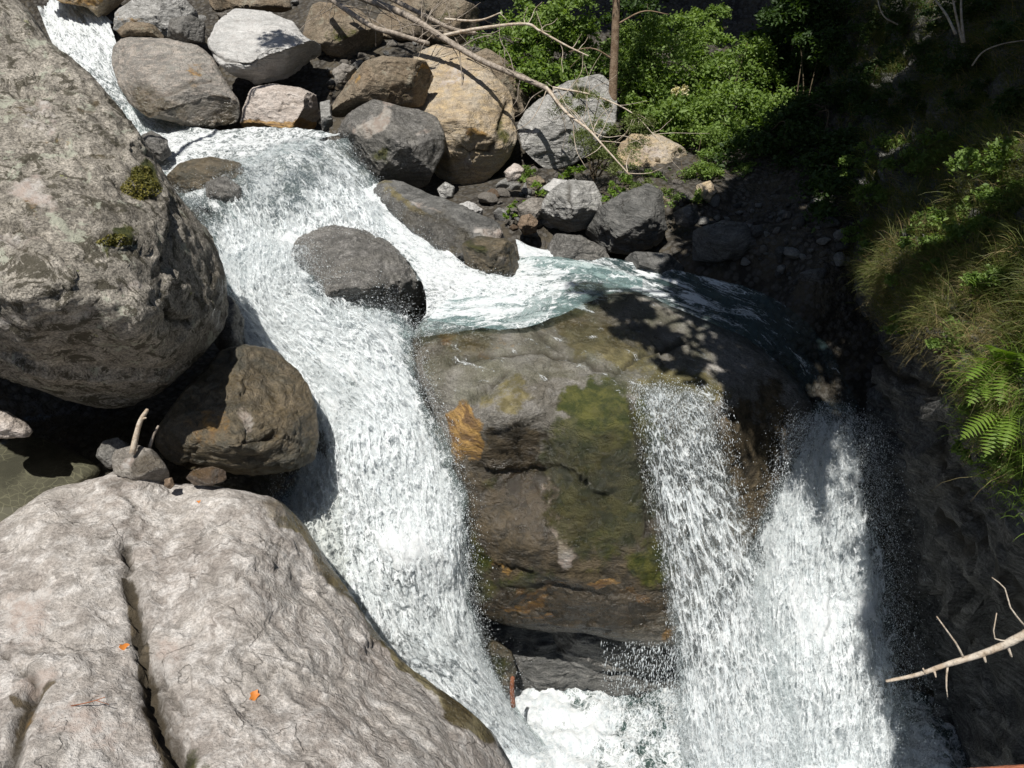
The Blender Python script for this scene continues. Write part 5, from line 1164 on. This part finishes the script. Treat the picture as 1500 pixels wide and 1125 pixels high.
# moss cushions on the giant boulder
def moss(lb, u, v, ru, rv, n, seed, key='giant'):
    rng = np.random.default_rng(seed); Cs = []; Ns = []
    for k in range(n):
        a = rng.uniform(0, 6.28); r = math.sqrt(rng.random()); h = hit(u+ru*r*math.cos(a)*(1+.3*math.sin(3*a)), v+rv*r*math.sin(a), [key])
        if h: Cs.append(np.array(h[0])+np.array(h[1])*rng.uniform(0,.05)*(1-r)); Ns.append(h[1][:])
    V, f = leaves(np.array(Cs), rng, .022, .7, .5, np.array(Ns)); tag(mesh('moss_cushion', V, f, M['moss'], smooth=False), lb, 'moss')
moss('yellow green moss cushion on the shoulder of the giant boulder', 207, 268, 26, 26, 1500, 1)
moss('thin brown green moss patch low on the giant boulder', 170, 352, 26, 9, 500, 2)
# orange leaves lying on the slab
for k, (u, v, lb) in enumerate([(181,948,'orange leaf beside the groove in the pale slab'),(372,1019,'orange leaf on the lower middle of the pale slab'),(292,735,'tiny orange leaf near the top of the pale slab')]):
    h = hit(u, v, ['slab'])
    if not h: continue
    c = np.array(h[0])+np.array(h[1])*.012; s = [.034,.032,.018][k]; nr = np.array(h[1]); ax = np.cross(nr, [.3,.9,.2]); ax /= np.linalg.norm(ax); bx = np.cross(nr, ax)
    an = np.linspace(0, 2*math.pi, 12, endpoint=False); rr_ = s*(1+.25*np.cos(5*an+k))
    ring = c+(np.cos(an)*rr_)[:,None]*ax+(np.sin(an)*rr_*1.3)[:,None]*bx+nr*(.012*np.sin(2*an))[:,None]
    Vl = np.vstack([ring, c-nr*.004]); fl_ = np.array([[q, (q+1)%12, 12] for q in range(12)])
    Vl2 = np.vstack([Vl, Vl-nr*.002]); fl2 = np.vstack([fl_, fl_[:, ::-1]+13])
    tag(mesh('leaf', Vl2, fl2, M['orange']), lb, 'leaf')

# ------------------------------------------------------------------ loose stones
def stones(name, label, group, poly, n, smin, smax, mats, seed, keys=('ground',), level=3, sink=.25):
    rng = np.random.default_rng(seed); protos = []
    V, Fc = ico(level)
    for k in range(6):
        Q = V*np.array([1, rng.uniform(.6,.95), rng.uniform(.4,.75)])
        for m in range(9):
            nn = rng.normal(size=3); nn /= np.linalg.norm(nn); pr = Q@nn; lim = pr.max()*rng.uniform(.55,.85); Q = Q-np.clip(pr-lim,0,None)[:,None]*nn
        Q = Q*(1+.12*fbm(Q*1.7+k*5, k, 3))[:,None]; protos.append(Q)
    meshes = {}
    cnt = 0
    for (p, nrm, u, v) in scatter(poly, n, list(keys), rng):
        k = int(rng.integers(6)); mt = mats[int(rng.integers(len(mats)))]; key = (k, mt)
        if key not in meshes:
            o = mesh(name, protos[k], Fc, M[mt], origin=(0,0,0)); meshes[key] = o.data
        else: o = bpy.data.objects.new(name, meshes[key]); link(o)
        s = smin*(smax/smin)**(rng.random()**1.6); o.scale = (s, s, s); o.location = Vector(p)+Vector((0,0,s*(.5-sink)))
        o.rotation_euler = (rng.normal()*.35, rng.normal()*.35, rng.uniform(0, 6.28)); tag(o, label, 'stone', group)
SM = ['stone','grey','stone','rust']
stones('stone','small angular stone in the shaded scree right of the dark folded boulder','shaded scree stones', [(990,262),(1060,280),(1225,285),(1240,400),(1180,440),(1090,385),(1010,350),(985,300)], 100, .05, .18, ['stone','grey','slate'], 501)
stones('stone','small loose stone between the tall tan rock and the pale veined boulder','pebbles below the propped boulder', [(735,262),(765,248),(840,262),(795,290),(790,345),(750,340),(700,296)], 58, .07, .27, SM, 502)
stones('stone','small stone on the bank between the pale striped boulder and the flat brown boulder','bank rubble', [(470,70),(520,85),(560,70),(600,75),(520,110),(485,150),(470,130)], 32, .05, .2, ['stone','grey','brown'], 503)
stones('stone','small stone littering the bank under the fallen trunks','rubble under the trunks', [(470,20),(560,0),(720,20),(740,90),(640,70),(560,80)], 28, .07, .25, ['stone','brown','grey'], 504)
stones('stone','small stone on the sunlit bank among the bushes','sunlit bank stones', [(900,240),(1000,235),(1040,270),(1020,300),(985,300),(900,285)], 28, .05, .16, ['stone','tan','stone'], 505)
stones('stone','stone at the top edge between the boulders of the upper bank','upper bank stones', [(150,5),(440,-5),(450,40),(300,40),(170,20)], 22, .08, .3, ['stone','brown','grey'], 506)
